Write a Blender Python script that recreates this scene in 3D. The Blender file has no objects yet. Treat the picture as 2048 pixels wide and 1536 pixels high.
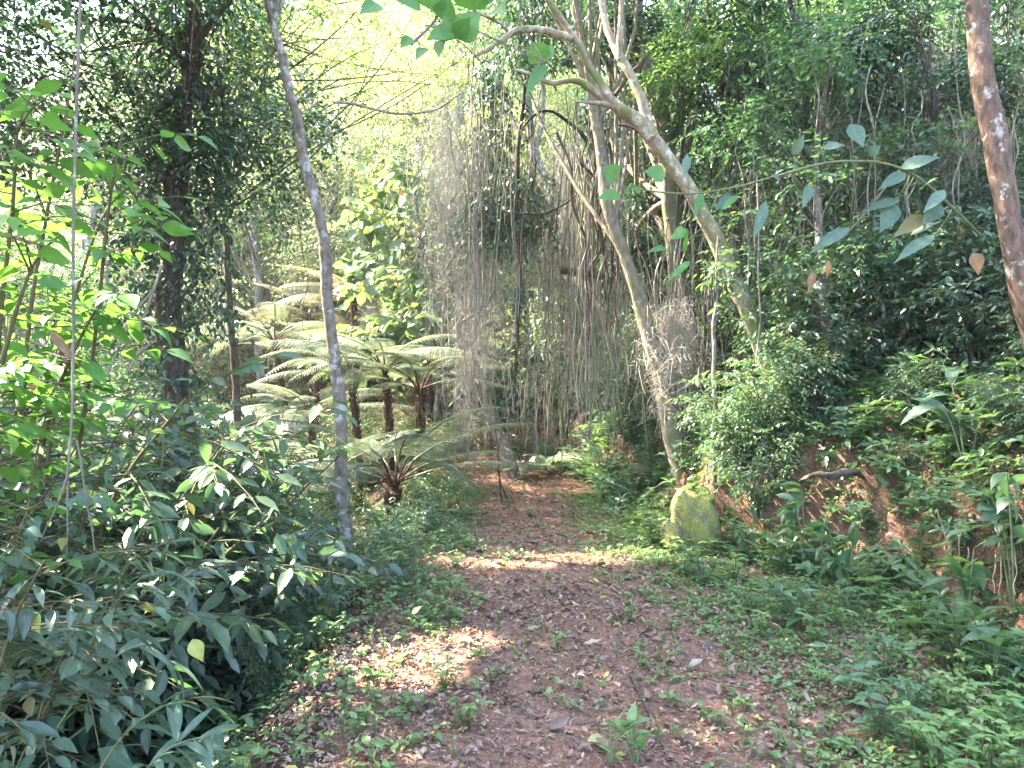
import bpy, math, random
import numpy as np
from mathutils import Vector

# ------------------------------------------------------------------ camera, sky, sun, exposure
SC = bpy.context.scene
COL = SC.collection
F, CX, CY, CAMZ = 1538.0, 1024.0, 768.0, 1.55          # focal length and centre in photo pixels, eye height
cam = bpy.data.cameras.new("camera")
cam.sensor_width = 36.0
cam.lens = 36.0 * F / 2048.0
cam.clip_start = 0.05
cam.clip_end = 600
camo = bpy.data.objects.new("camera", cam)
camo.location = (0, 0, CAMZ)
camo.rotation_euler = (math.radians(90), 0, 0)
COL.objects.link(camo)
SC.camera = camo

SUN_AZ, SUN_EL = math.radians(66), math.radians(50)     # azimuth to the left of the view direction (+Y)
SUN = np.array([-math.sin(SUN_AZ) * math.cos(SUN_EL), math.cos(SUN_AZ) * math.cos(SUN_EL), math.sin(SUN_EL)])
world = bpy.data.worlds.new("World")
SC.world = world
world.use_nodes = True
wn = world.node_tree
sky = wn.nodes.new("ShaderNodeTexSky")
sky.sky_type = 'NISHITA'
sky.sun_disc = False
sky.sun_elevation = SUN_EL
sky.sun_rotation = -SUN_AZ
sky.dust_density = 2.5
sky.ozone_density = 1.0
wn.links.new(sky.outputs[0], wn.nodes["Background"].inputs[0])
wn.nodes["Background"].inputs[1].default_value = 0.15
sl = bpy.data.lights.new("sun", 'SUN')
sl.energy = 3.8
sl.angle = math.radians(0.5)
sl.color = (1.0, 0.87, 0.68)
so = bpy.data.objects.new("sun", sl)
so.rotation_euler = Vector(SUN).to_track_quat('Z', 'Y').to_euler()
COL.objects.link(so)
SC.view_settings.view_transform = 'Standard'
SC.view_settings.look = 'None'
SC.view_settings.gamma = 1.0
SC.view_settings.exposure = 3.95

rng = np.random.default_rng(11)
random.seed(11)
Z = np.array([0, 0, 1.0])


def P(px, py, d):
    return np.array([(px - CX) / F * d, d, CAMZ - (py - CY) / F * d])


def pix(p):
    d = max(p[1], 0.05)
    return CX + p[0] / d * F, CY - (p[2] - CAMZ) / d * F


# ------------------------------------------------------------------ materials
def mat(name):
    m = bpy.data.materials.new(name)
    m.use_nodes = True
    t = m.node_tree
    t.nodes.clear()
    return m, t, t.nodes, t.links


def ramp(N, stops):
    r = N.new("ShaderNodeValToRGB")
    cr = r.color_ramp
    cr.elements[0].position, cr.elements[0].color = stops[0][0], (*stops[0][1], 1)
    cr.elements[1].position, cr.elements[1].color = stops[-1][0], (*stops[-1][1], 1)
    for p, c in stops[1:-1]:
        e = cr.elements.new(p)
        e.color = (*c, 1)
    return r


def math_node(N, L, op, a, b=None):
    n = N.new("ShaderNodeMath")
    n.operation = op
    for i, v in enumerate((a, b)):
        if v is None:
            continue
        if isinstance(v, (int, float)):
            n.inputs[i].default_value = v
        else:
            L.new(v, n.inputs[i])
    return n.outputs[0]


def leaf_mat(name, cols, trans, tfac=0.42, rough=0.42, vein=0.35, ribs=0, spec=0.5, odd=None):
    """cols: colour stops over the per-leaf random value; trans: colour of light coming through"""
    m, t, N, L = mat(name)
    at = N.new("ShaderNodeAttribute")
    at.attribute_name = "lc"
    sp = N.new("ShaderNodeSeparateXYZ")
    L.new(at.outputs["Vector"], sp.inputs[0])
    oi = N.new("ShaderNodeObjectInfo")
    # random value per leaf, shifted a little per object
    r1 = math_node(N, L, 'MULTIPLY', oi.outputs["Random"], 0.25)
    r2 = math_node(N, L, 'MULTIPLY', sp.outputs[2], 0.8)
    rr = math_node(N, L, 'ADD', r1, r2)
    n = len(cols)
    cr = ramp(N, [(i / (n - 1), c) for i, c in enumerate(cols)])
    L.new(rr, cr.inputs[0])
    col = cr.outputs[0]
    # blotches inside the leaf
    geo = N.new("ShaderNodeNewGeometry")
    nz = N.new("ShaderNodeTexNoise")
    nz.inputs["Scale"].default_value = 28
    nz.inputs["Detail"].default_value = 2
    L.new(geo.outputs["Position"], nz.inputs["Vector"])
    mx = N.new("ShaderNodeMixRGB")
    mx.blend_type = 'MULTIPLY'
    mr = N.new("ShaderNodeMapRange")
    mr.inputs[1].default_value, mr.inputs[2].default_value = 0.3, 0.7
    mr.inputs[3].default_value, mr.inputs[4].default_value = 0.72, 1.2
    L.new(nz.outputs[0], mr.inputs[0])
    mx.inputs[0].default_value = 1.0
    L.new(col, mx.inputs[1])
    L.new(mr.outputs[0], mx.inputs[2])
    col = mx.outputs[0]
    ab = math_node(N, L, 'ABSOLUTE', sp.outputs[1])
    if vein > 0:
        v = N.new("ShaderNodeMapRange")
        v.inputs[1].default_value, v.inputs[2].default_value = 0.0, 0.11
        v.inputs[3].default_value, v.inputs[4].default_value = vein, 0.0
        L.new(ab, v.inputs[0])
        fac = v.outputs[0]
        if ribs:
            if ribs > 0:            # side veins running outwards along the leaf
                k = math_node(N, L, 'ADD', math_node(N, L, 'MULTIPLY', sp.outputs[0], ribs), math_node(N, L, 'MULTIPLY', ab, -1.6))
            else:                    # veins parallel to the midrib
                k = math_node(N, L, 'MULTIPLY', ab, -ribs)
            s = math_node(N, L, 'SINE', math_node(N, L, 'MULTIPLY', k, 6.2832))
            s = math_node(N, L, 'MULTIPLY', math_node(N, L, 'POWER', math_node(N, L, 'MAXIMUM', s, 0.0), 4.0), vein * 0.6)
            fac = math_node(N, L, 'MAXIMUM', fac, s)
        m2 = N.new("ShaderNodeMixRGB")
        L.new(fac, m2.inputs[0])
        L.new(col, m2.inputs[1])
        m2.inputs[2].default_value = (0.22, 0.30, 0.12, 1)
        col = m2.outputs[0]
    if odd:
        # a few leaves of another colour (yellowed, dead)
        g = math_node(N, L, 'GREATER_THAN', math_node(N, L, 'FRACT', math_node(N, L, 'MULTIPLY', sp.outputs[2], 37.3)), 1 - odd[0])
        m3 = N.new("ShaderNodeMixRGB")
        L.new(g, m3.inputs[0])
        L.new(col, m3.inputs[1])
        m3.inputs[2].default_value = (*odd[1], 1)
        col = m3.outputs[0]
    pb = N.new("ShaderNodeBsdfPrincipled")
    L.new(col, pb.inputs["Base Color"])
    pb.inputs["Roughness"].default_value = rough
    pb.inputs["Specular IOR Level"].default_value = spec
    tr = N.new("ShaderNodeBsdfTranslucent")
    tm = N.new("ShaderNodeMixRGB")
    tm.blend_type = 'MIX'
    tm.inputs[0].default_value = 0.3
    tm.inputs[1].default_value = (*trans, 1)
    L.new(col, tm.inputs[2])
    L.new(tm.outputs[0], tr.inputs[0])
    ms = N.new("ShaderNodeMixShader")
    ms.inputs[0].default_value = tfac
    L.new(pb.outputs[0], ms.inputs[1])
    L.new(tr.outputs[0], ms.inputs[2])
    o = N.new("ShaderNodeOutputMaterial")
    L.new(ms.outputs[0], o.inputs[0])
    return m


def bark_mat(name, base, dark, lichen=None, lich=0.5, moss=None, mossamt=0.0, scale=1.0, bump=0.5, stretch=0.25):
    m, t, N, L = mat(name)
    tc = N.new("ShaderNodeTexCoord")
    mp = N.new("ShaderNodeMapping")
    mp.inputs["Scale"].default_value = (scale, scale, scale * stretch)
    L.new(tc.outputs["Object"], mp.inputs[0])
    n1 = N.new("ShaderNodeTexNoise")
    n1.inputs["Scale"].default_value = 22
    n1.inputs["Detail"].default_value = 6
    L.new(mp.outputs[0], n1.inputs["Vector"])
    cr = ramp(N, [(0.3, dark), (0.62, base)])
    L.new(n1.outputs[0], cr.inputs[0])
    col = cr.outputs[0]
    if lichen:
        n2 = N.new("ShaderNodeTexNoise")
        n2.inputs["Scale"].default_value = 9 * scale
        n2.inputs["Detail"].default_value = 5
        n2.inputs["Roughness"].default_value = 0.7
        L.new(tc.outputs["Object"], n2.inputs["Vector"])
        r2 = N.new("ShaderNodeMapRange")
        r2.inputs[1].default_value, r2.inputs[2].default_value = 1.0 - lich, 1.0 - lich + 0.08
        L.new(n2.outputs[0], r2.inputs[0])
        mx = N.new("ShaderNodeMixRGB")
        L.new(r2.outputs[0], mx.inputs[0])
        L.new(col, mx.inputs[1])
        mx.inputs[2].default_value = (*lichen, 1)
        col = mx.outputs[0]
    if moss:
        n3 = N.new("ShaderNodeTexNoise")
        n3.inputs["Scale"].default_value = 3.2 * scale
        n3.inputs["Detail"].default_value = 7
        L.new(tc.outputs["Object"], n3.inputs["Vector"])
        r3 = N.new("ShaderNodeMapRange")
        r3.inputs[1].default_value, r3.inputs[2].default_value = 1.0 - mossamt - .1, 1.0 - mossamt + 0.1
        L.new(n3.outputs[0], r3.inputs[0])
        mx = N.new("ShaderNodeMixRGB")
        L.new(r3.outputs[0], mx.inputs[0])
        L.new(col, mx.inputs[1])
        mx.inputs[2].default_value = (*moss, 1)
        col = mx.outputs[0]
    pb = N.new("ShaderNodeBsdfPrincipled")
    L.new(col, pb.inputs["Base Color"])
    pb.inputs["Roughness"].default_value = 0.85
    pb.inputs["Specular IOR Level"].default_value = 0.25
    bp = N.new("ShaderNodeBump")
    bp.inputs["Strength"].default_value = bump
    bp.inputs["Distance"].default_value = 0.02
    L.new(n1.outputs[0], bp.inputs["Height"])
    L.new(bp.outputs[0], pb.inputs["Normal"])
    o = N.new("ShaderNodeOutputMaterial")
    L.new(pb.outputs[0], o.inputs[0])
    return m


def soil_mat(name, stops, moss=(0.06, 0.09, 0.02), mossamt=0.35, scale=1.0):
    m, t, N, L = mat(name)
    geo = N.new("ShaderNodeNewGeometry")
    n1 = N.new("ShaderNodeTexNoise")
    n1.inputs["Scale"].default_value = 2.2 * scale
    n1.inputs["Detail"].default_value = 9
    n1.inputs["Roughness"].default_value = 0.68
    L.new(geo.outputs["Position"], n1.inputs["Vector"])
    n2 = N.new("ShaderNodeTexNoise")
    n2.inputs["Scale"].default_value = 38
    n2.inputs["Detail"].default_value = 5
    L.new(geo.outputs["Position"], n2.inputs["Vector"])
    mixv = math_node(N, L, 'ADD', math_node(N, L, 'MULTIPLY', n1.outputs[0], 0.55), math_node(N, L, 'MULTIPLY', n2.outputs[0], 0.45))
    cr = ramp(N, stops)
    L.new(mixv, cr.inputs[0])
    col = cr.outputs[0]
    n3 = N.new("ShaderNodeTexNoise")
    n3.inputs["Scale"].default_value = 1.7
    n3.inputs["Detail"].default_value = 8
    L.new(geo.outputs["Position"], n3.inputs["Vector"])
    r3 = N.new("ShaderNodeMapRange")
    r3.inputs[1].default_value, r3.inputs[2].default_value = 1 - mossamt, 1.12 - mossamt
    L.new(n3.outputs[0], r3.inputs[0])
    mx = N.new("ShaderNodeMixRGB")
    L.new(math_node(N, L, 'MULTIPLY', r3.outputs[0], 0.6), mx.inputs[0])
    L.new(col, mx.inputs[1])
    mx.inputs[2].default_value = (*moss, 1)
    pb = N.new("ShaderNodeBsdfPrincipled")
    L.new(mx.outputs[0], pb.inputs["Base Color"])
    pb.inputs["Roughness"].default_value = 0.95
    pb.inputs["Specular IOR Level"].default_value = 0.2
    bp = N.new("ShaderNodeBump")
    n4 = N.new("ShaderNodeTexNoise")
    n4.inputs["Scale"].default_value = 95
    n4.inputs["Detail"].default_value = 6
    L.new(geo.outputs["Position"], n4.inputs["Vector"])
    bp.inputs["Strength"].default_value = 1.0
    bp.inputs["Distance"].default_value = 0.04
    L.new(math_node(N, L, 'ADD', mixv, math_node(N, L, 'MULTIPLY', n4.outputs[0], 0.5)), bp.inputs["Height"])
    L.new(bp.outputs[0], pb.inputs["Normal"])
    o = N.new("ShaderNodeOutputMaterial")
    L.new(pb.outputs[0], o.inputs[0])
    return m


M = {}
M['dark'] = leaf_mat("leaf_dark_glossy", [(0.020, 0.042, 0.032), (0.034, 0.066, 0.047), (0.054, 0.096, 0.066)], (0.08, 0.20, 0.06), 0.25, 0.30, 0.25, spec=.6)
M['mid'] = leaf_mat("leaf_mid_green", [(0.036, 0.074, 0.046), (0.058, 0.110, 0.064), (0.092, 0.150, 0.080)], (0.14, 0.32, 0.08), 0.38, 0.42, 0.3, odd=(0.02, (0.30, 0.26, 0.05)))
M['bright'] = leaf_mat("leaf_bright_green", [(0.035, 0.115, 0.025), (0.055, 0.165, 0.030), (0.095, 0.23, 0.04)], (0.20, 0.46, 0.06), 0.40, 0.42, 0.30, ribs=7)
M['lime'] = leaf_mat("leaf_yellow_green", [(0.065, 0.105, 0.03), (0.125, 0.165, 0.05), (0.22, 0.24, 0.075)], (0.42, 0.54, 0.17), 0.44, 0.5, 0.0, odd=(0.06, (0.34, 0.26, 0.12)))
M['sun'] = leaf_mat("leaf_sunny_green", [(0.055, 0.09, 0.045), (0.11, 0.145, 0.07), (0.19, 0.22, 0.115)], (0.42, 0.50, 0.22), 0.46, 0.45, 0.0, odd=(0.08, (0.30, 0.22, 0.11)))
M['fresh'] = leaf_mat("leaf_fresh_green", [(0.05, 0.11, 0.03), (0.09, 0.17, 0.04), (0.15, 0.23, 0.05)], (0.26, 0.48, 0.10), 0.45, 0.42, 0.2)
M['grey'] = leaf_mat("leaf_grey_green", [(0.045, 0.085, 0.055), (0.07, 0.12, 0.075), (0.11, 0.165, 0.10)], (0.24, 0.38, 0.08), 0.32, 0.36, 0.3, ribs=6, odd=(0.025, (0.35, 0.17, 0.04)))
M['blue'] = leaf_mat("leaf_blue_grey", [(0.035, 0.075, 0.050), (0.06, 0.11, 0.075), (0.09, 0.15, 0.10)], (0.10, 0.24, 0.05), 0.25, 0.42, 0.25, ribs=6, spec=.45, odd=(.03, (.16, .13, .05)))
M['fern'] = leaf_mat("fern_green", [(0.085, 0.125, 0.080), (0.125, 0.170, 0.110), (0.18, 0.22, 0.145)], (0.34, 0.40, 0.20), 0.36, 0.45, 0.0, odd=(0.03, (0.28, 0.2, 0.1)))
M['fern_lit'] = leaf_mat("fern_sunlit_tint", [(0.12, 0.13, 0.06), (0.20, 0.18, 0.10), (0.28, 0.24, 0.14)], (0.40, 0.36, 0.16), 0.36, 0.5, 0.0)  # warm copy of the fern green, sunlight on the fronds put into the colour
M['herb'] = leaf_mat("herb_ribbed_green", [(0.045, 0.095, 0.055), (0.07, 0.135, 0.075), (0.10, 0.18, 0.095)], (0.20, 0.38, 0.06), 0.34, 0.36, 0.3, ribs=-2.5)
M['seed'] = leaf_mat("seedling_green", [(0.075, 0.155, 0.055), (0.13, 0.23, 0.075), (0.21, 0.31, 0.105)], (0.24, 0.42, 0.12), 0.38, 0.4, 0.2)
M['bamboo'] = leaf_mat("bamboo_green", [(0.035, 0.08, 0.045), (0.05, 0.11, 0.06), (0.08, 0.15, 0.08)], (0.16, 0.30, 0.08), 0.3, 0.36, 0.3)
M['litter'] = leaf_mat("dead_leaf_brown", [(0.055, 0.032, 0.026), (0.155, 0.090, 0.068), (0.25, 0.158, 0.122), (0.39, 0.28, 0.22)], (0.2, 0.1, 0.05), 0.10, 0.55, 0.2, ribs=6, odd=(0.03, (0.40, 0.33, 0.08)))
M['dead'] = leaf_mat("dry_hanging_leaf", [(0.10, 0.06, 0.03), (0.20, 0.12, 0.07), (0.28, 0.2, 0.12)], (0.3, 0.15, 0.05), 0.2, 0.6, 0.2)
M['yellow'] = leaf_mat("yellowed_leaf", [(0.30, 0.36, 0.06), (0.36, 0.42, 0.09), (0.42, 0.46, 0.12)], (0.5, 0.5, 0.1), 0.3, 0.4, 0.2, ribs=5)
M['bark_pale'] = bark_mat("bark_pale_lichen", (0.22, 0.185, 0.15), (0.10, 0.08, 0.065), (0.38, 0.375, 0.345), 0.47, (0.15, 0.16, 0.09), 0.32, 1.0, 0.5, 0.6)
M['bark_lean'] = bark_mat("bark_tan_mossy", (0.35, 0.28, 0.205), (0.19, 0.145, 0.105), (0.52, 0.50, 0.44), 0.45, (0.15, 0.17, 0.06), 0.44, 1.2, 0.5, 0.5)
M['bark_red'] = bark_mat("bark_reddish_spotted", (0.15, 0.098, 0.072), (0.055, 0.036, 0.03), (0.34, 0.325, 0.295), 0.43, (0.10, 0.10, 0.05), 0.3, 1.5, 0.7, 0.4)
M['bark_moss'] = bark_mat("bark_brown_moss", (0.24, 0.20, 0.155), (0.11, 0.09, 0.068), (0.38, 0.37, 0.33), 0.42, (0.15, 0.155, 0.07), 0.42, 1.2, 0.7, 0.4)
M['bark_dark'] = bark_mat("bark_dark_brown", (0.105, 0.082, 0.065), (0.04, 0.03, 0.026), (0.2, 0.19, 0.17), 0.36, None, 0, 1.2, 0.8, 0.3)
M['rotten'] = bark_mat("rotten_wood", (0.035, 0.028, 0.026), (0.012, 0.010, 0.010), None, 0, None, 0, 1.5, 0.8, 0.3)
M['bark_grey'] = bark_mat("bark_grey_brown", (0.20, 0.175, 0.15), (0.09, 0.075, 0.065), (0.34, 0.33, 0.30), 0.44, None, 0, 1.0, 0.6, 0.3)
M['fibre'] = bark_mat("tree_fern_fibre", (0.10, 0.05, 0.035), (0.03, 0.016, 0.013), None, 0, None, 0, 2.5, 1.0, 0.5)
M['vine'] = bark_mat("vine_bark", (0.28, 0.245, 0.20), (0.15, 0.125, 0.10), (0.38, 0.36, 0.32), 0.4, None, 0, 1.5, 0.3, 0.2)
M['vinedark'] = bark_mat("vine_dark_bark", (0.085, 0.06, 0.05), (0.035, 0.026, 0.022), (0.16, 0.15, 0.13), 0.36, None, 0, 1.5, 0.3, 0.2)
M['vinegreen'] = bark_mat("vine_green_stem", (0.14, 0.17, 0.08), (0.09, 0.10, 0.05), None, 0, None, 0, 1.5, 0.2, 0.2)
M['dry'] = bark_mat("dry_vine_grey", (0.44, 0.41, 0.365), (0.26, 0.24, 0.21), None, 0, None, 0, 0.5, 0.1, 0.2)
M['stemg'] = bark_mat("green_brown_stem", (0.12, 0.11, 0.055), (0.06, 0.05, 0.03), None, 0, None, 0, 1.0, 0.2, 0.2)
M['twig'] = bark_mat("dry_twig", (0.24, 0.175, 0.135), (0.10, 0.07, 0.055), None, 0, None, 0, 1.5, 0.4, 0.2)
M['rock'] = bark_mat("boulder_mossy", (0.20, 0.17, 0.10), (0.09, 0.075, 0.055), (0.30, 0.28, 0.20), 0.4, (0.23, 0.24, 0.07), 0.54, 2.4, 1.6, 1.0)
M['path'] = soil_mat("path_soil", [(0.30, (0.085, 0.047, 0.034)), (0.48, (0.195, 0.105, 0.073)), (0.60, (0.275, 0.162, 0.118)), (0.72, (0.37, 0.25, 0.195))])
M['bank'] = soil_mat("bank_red_soil", [(0.30, (0.06, 0.034, 0.025)), (0.5, (0.15, 0.082, 0.054)), (0.7, (0.25, 0.155, 0.105))], (0.09, 0.11, 0.03), 0.4)
M['ground'] = soil_mat("forest_floor_soil", [(0.30, (0.025, 0.017, 0.013)), (0.5, (0.07, 0.045, 0.032)), (0.7, (0.13, 0.085, 0.06))], (0.05, 0.08, 0.02), 0.45)

# ------------------------------------------------------------------ terrain: a bench cut into a hillside, turning left round a gully
CL = np.array([(0.8, -14), (0.75, -4), (0.72, 0), (0.66, 4), (0.56, 7), (0.58, 9.3), (0.45, 11.3), (0.05, 13.2), (-0.9, 15.4),
               (-2.6, 17.6), (-5.2, 19.8), (-9, 22), (-15, 25), (-24, 29), (-40, 36), (-70, 48)], float)


def catmull(p, n):
    p = np.asarray(p, float)
    if len(p) == 2:
        t = np.linspace(0, 1, n)[:, None]
        return p[0] * (1 - t) + p[1] * t
    q = np.vstack([2 * p[0] - p[1], p, 2 * p[-1] - p[-2]])
    seg = np.linalg.norm(np.diff(p, axis=0), axis=1)
    cum = np.r_[0, np.cumsum(seg)]
    u = np.linspace(0, cum[-1], n)
    i = np.clip(np.searchsorted(cum, u, side='right') - 1, 0, len(p) - 2)
    t = ((u - cum[i]) / np.maximum(seg[i], 1e-9))[:, None]
    a, b, c, d = q[i], q[i + 1], q[i + 2], q[i + 3]
    return 0.5 * ((2 * b) + (-a + c) * t + (2 * a - 5 * b + 4 * c - d) * t ** 2 + (-a + 3 * b - 3 * c + d) * t ** 3)


CLd = catmull(CL, 420)
CLt = np.gradient(CLd, axis=0)
CLt /= np.linalg.norm(CLt, axis=1)[:, None]


def s_exact(x, y):
    x, y = np.ravel(x), np.ravel(y)
    out = np.empty(len(x))
    yy = np.empty(len(x))
    for a in range(0, len(x), 20000):
        xs, ys = x[a:a + 20000], y[a:a + 20000]
        d2 = (xs[:, None] - CLd[None, :, 0]) ** 2 + (ys[:, None] - CLd[None, :, 1]) ** 2
        k = d2.argmin(1)
        dx, dy = xs - CLd[k, 0], ys - CLd[k, 1]
        sg = np.sign(dx * CLt[k, 1] - dy * CLt[k, 0])
        out[a:a + 20000] = np.sqrt(d2[np.arange(len(k)), k]) * sg
        yy[a:a + 20000] = CLd[k, 1] * 1.0
    return out, yy


def sst(a, b, x):
    t = np.clip((x - a) / (b - a), 0, 1)
    return t * t * (3 - 2 * t)


def wob(x, y, f, ph=0.0):
    return (np.sin(x * f + ph) * np.cos(y * f * 1.13 + ph * 2.1) + 0.5 * np.sin(x * f * 2.3 + y * f * 1.7 + ph) + 0.25 * np.sin(x * f * 4.1 - y * f * 3.7 + 1.3 * ph)) / 1.75


def bank_edge(yy):
    return 2.15 - 1.0 * sst(5.6, 7.6, yy)


def h_exact(x, y):
    x, y = np.ravel(x), np.ravel(y)
    s, yy = s_exact(x, y)
    b = bank_edge(yy) + 0.12 * wob(x, y, 2.1, 1.0)
    hb = (0.88 + 0.22 * wob(x, y, 1.3, 2.0)) * sst(0, 0.62, s - b)
    sl_ = np.maximum(s - b - 0.5, 0)
    hr = hb + 0.60 * np.minimum(sl_, 22) + 0.30 * np.maximum(sl_ - 22, 0) + 0.25 * wob(x, y, 0.7, 4) * sst(0.5, 3, sl_)
    e = np.maximum(-s - 1.45, 0)
    hl = -0.68 * np.minimum(e, 7) * sst(0, 0.8, e) - 0.12 * np.maximum(e - 7, 0) + 0.3 * wob(x, y, 0.6, 7) * sst(0.5, 3, e)
    rut = 0.02 * wob(x, y, 3.1, 3) + 0.012 * wob(x, y, 9.0, 5)
    crest = 0.05 * np.exp(-((y - 6.3) / 1.3) ** 2) - 0.06 * np.exp(-((y - 9.0) / 1.4) ** 2)
    return np.where(s > 0, hr, hl) + rut + crest * np.exp(-(s / 2.5) ** 2)


GX0, GY0, GR = -75.0, -14.0, 0.2
gnx, gny = 720, 620
gxx, gyy = np.meshgrid(GX0 + GR * np.arange(gnx), GY0 + GR * np.arange(gny))
gH = h_exact(gxx, gyy).reshape(gny, gnx)
gS = s_exact(gxx, gyy)[0].reshape(gny, gnx)


def _bil(g, x, y):
    u = np.clip((np.asarray(x, float) - GX0) / GR, 0, gnx - 1.001)
    v = np.clip((np.asarray(y, float) - GY0) / GR, 0, gny - 1.001)
    i, j = u.astype(int), v.astype(int)
    a, b = u - i, v - j
    return (g[j, i] * (1 - a) + g[j, i + 1] * a) * (1 - b) + (g[j + 1, i] * (1 - a) + g[j + 1, i + 1] * a) * b


def H(x, y):
    return _bil(gH, x, y)


def S(x, y):
    return _bil(gS, x, y)


# ------------------------------------------------------------------ mesh buffers and objects
class Buf:
    def __init__(s):
        s.v, s.lc, s.q, s.t, s.n = [], [], [], [], 0

    def add(s, v, quads=None, tris=None, lc=None):
        v = np.asarray(v, np.float32).reshape(-1, 3)
        s.v.append(v)
        s.lc.append(np.zeros((len(v), 3), np.float32) if lc is None else np.asarray(lc, np.float32).reshape(-1, 3))
        if quads is not None and len(quads):
            s.q.append(np.asarray(quads, np.int32).reshape(-1, 4) + s.n)
        if tris is not None and len(tris):
            s.t.append(np.asarray(tris, np.int32).reshape(-1, 3) + s.n)
        s.n += len(v)

    def mesh(s, name, m, smooth=False, origin=None):
        me = bpy.data.meshes.new(name)
        if s.n == 0:
            return me
        v = np.concatenate(s.v)
        if origin is not None:
            v = v - np.asarray(origin, np.float32)
        lc = np.concatenate(s.lc)
        q = np.concatenate(s.q) if s.q else np.zeros((0, 4), np.int32)
        t = np.concatenate(s.t) if s.t else np.zeros((0, 3), np.int32)
        me.vertices.add(len(v))
        me.vertices.foreach_set("co", v.astype(np.float32).ravel())
        idx = np.concatenate([q.ravel(), t.ravel()]).astype(np.int32)
        me.loops.add(len(idx))
        me.loops.foreach_set("vertex_index", idx)
        st = np.concatenate([np.arange(len(q)) * 4, len(q) * 4 + np.arange(len(t)) * 3]).astype(np.int32)
        me.polygons.add(len(st))
        me.polygons.foreach_set("loop_start", st)
        if smooth:
            me.polygons.foreach_set("use_smooth", np.ones(len(st), bool))
        a = me.attributes.new("lc", 'FLOAT_VECTOR', 'POINT')
        a.data.foreach_set("vector", lc.astype(np.float32).ravel())
        me.materials.append(m)
        me.update(calc_edges=True)
        return me


class Off(Buf):
    """a buffer whose input is in world coordinates, stored relative to an origin"""
    def __init__(s, o):
        super().__init__()
        s.o = np.asarray(o, np.float32)

    def add(s, v, quads=None, tris=None, lc=None):
        super().add(np.asarray(v, np.float32).reshape(-1, 3) - s.o, quads, tris, lc)


def obj(name, buf, m, parent=None, smooth=False):
    """one mesh object; buf is in the coordinates of its parent"""
    me = buf.mesh(name, m, smooth)
    o = bpy.data.objects.new(name, me)
    COL.objects.link(o)
    if parent is not None:
        o.parent = parent
    return o


def tag(o, label, cat, group=None):
    o['label'] = label
    o['category'] = cat
    if group:
        o['group'] = group
    return o


def thing(name, label, cat, loc=(0, 0, 0), group=None):
    o = bpy.data.objects.new(name, None)
    o.empty_display_size = 0.2
    COL.objects.link(o)
    o.location = [float(c) for c in loc]
    return tag(o, label, cat, group)


def dup(root, loc, rz=0.0, sc=1.0, tilt=(0, 0), kids=None):
    r = root.copy()
    COL.objects.link(r)
    r.location = [float(c) for c in loc]
    r.rotation_euler = (tilt[0], tilt[1], rz)
    r.scale = (sc, sc, sc) if np.isscalar(sc) else sc
    for ch in list(root.children):
        c = ch.copy()
        COL.objects.link(c)
        c.parent = r
    return r


def structure(o):
    o['kind'] = 'structure'
    return o


def stuff(o):
    o['kind'] = 'stuff'
    return o


def unit(v):
    return v / np.maximum(np.linalg.norm(v, axis=-1, keepdims=True), 1e-9)


def rand_dirs(n, flat=1.0):
    d = rng.normal(size=(n, 3))
    d[:, 2] *= flat
    return unit(d)


# leaf templates: columns along (0..1), across (-.5...5), lift
T_FAR = (np.array([(0, 0, 0), (.42, -.5, .10), (1, 0, 0), (.42, .5, .10)], float), None, [(0, 1, 2), (0, 2, 3)])
T_MID = (np.array([(0, 0, 0), (.28, -.46, .07), (.62, -.40, .08), (1, 0, 0), (.62, .40, .08), (.28, .46, .07)], float),
         [(0, 1, 2, 3), (0, 3, 4, 5)], None)


def near_template(widths, fold=.12, wav=0.0):
    ts = np.linspace(0, 1, len(widths) + 2)
    pts = [(0, 0, 0)]
    for k, w in enumerate(widths):
        f = fold + wav * (-1) ** k
        pts += [(ts[k + 1], -w, f * w * 2), (ts[k + 1], 0, 0), (ts[k + 1], w, f * w * 2)]
    pts.append((1, 0, 0))
    n = len(widths)
    q, t = [], [(0, 1, 2), (0, 2, 3)]
    for k in range(n - 1):
        a, b = 1 + 3 * k, 4 + 3 * k
        q += [(a, b, b + 1, a + 1), (a + 1, b + 1, b + 2, a + 2)]
    e = 3 * n + 1
    a = 1 + 3 * (n - 1)
    t += [(a, e, a + 1), (a + 1, e, a + 2)]
    return np.array(pts, float), q, t


T_OVATE = near_template([.30, .47, .50, .43, .30, .13], .13)
T_HEART = near_template([.44, .52, .50, .42, .28, .12], .10)
T_LANCE = near_template([.28, .46, .50, .42, .24], .16)
T_OVAL = near_template([.26, .42, .50, .50, .44, .28], .10)
T_LITTER = near_template([.30, .48, .46, .26], .30, .12)


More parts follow.
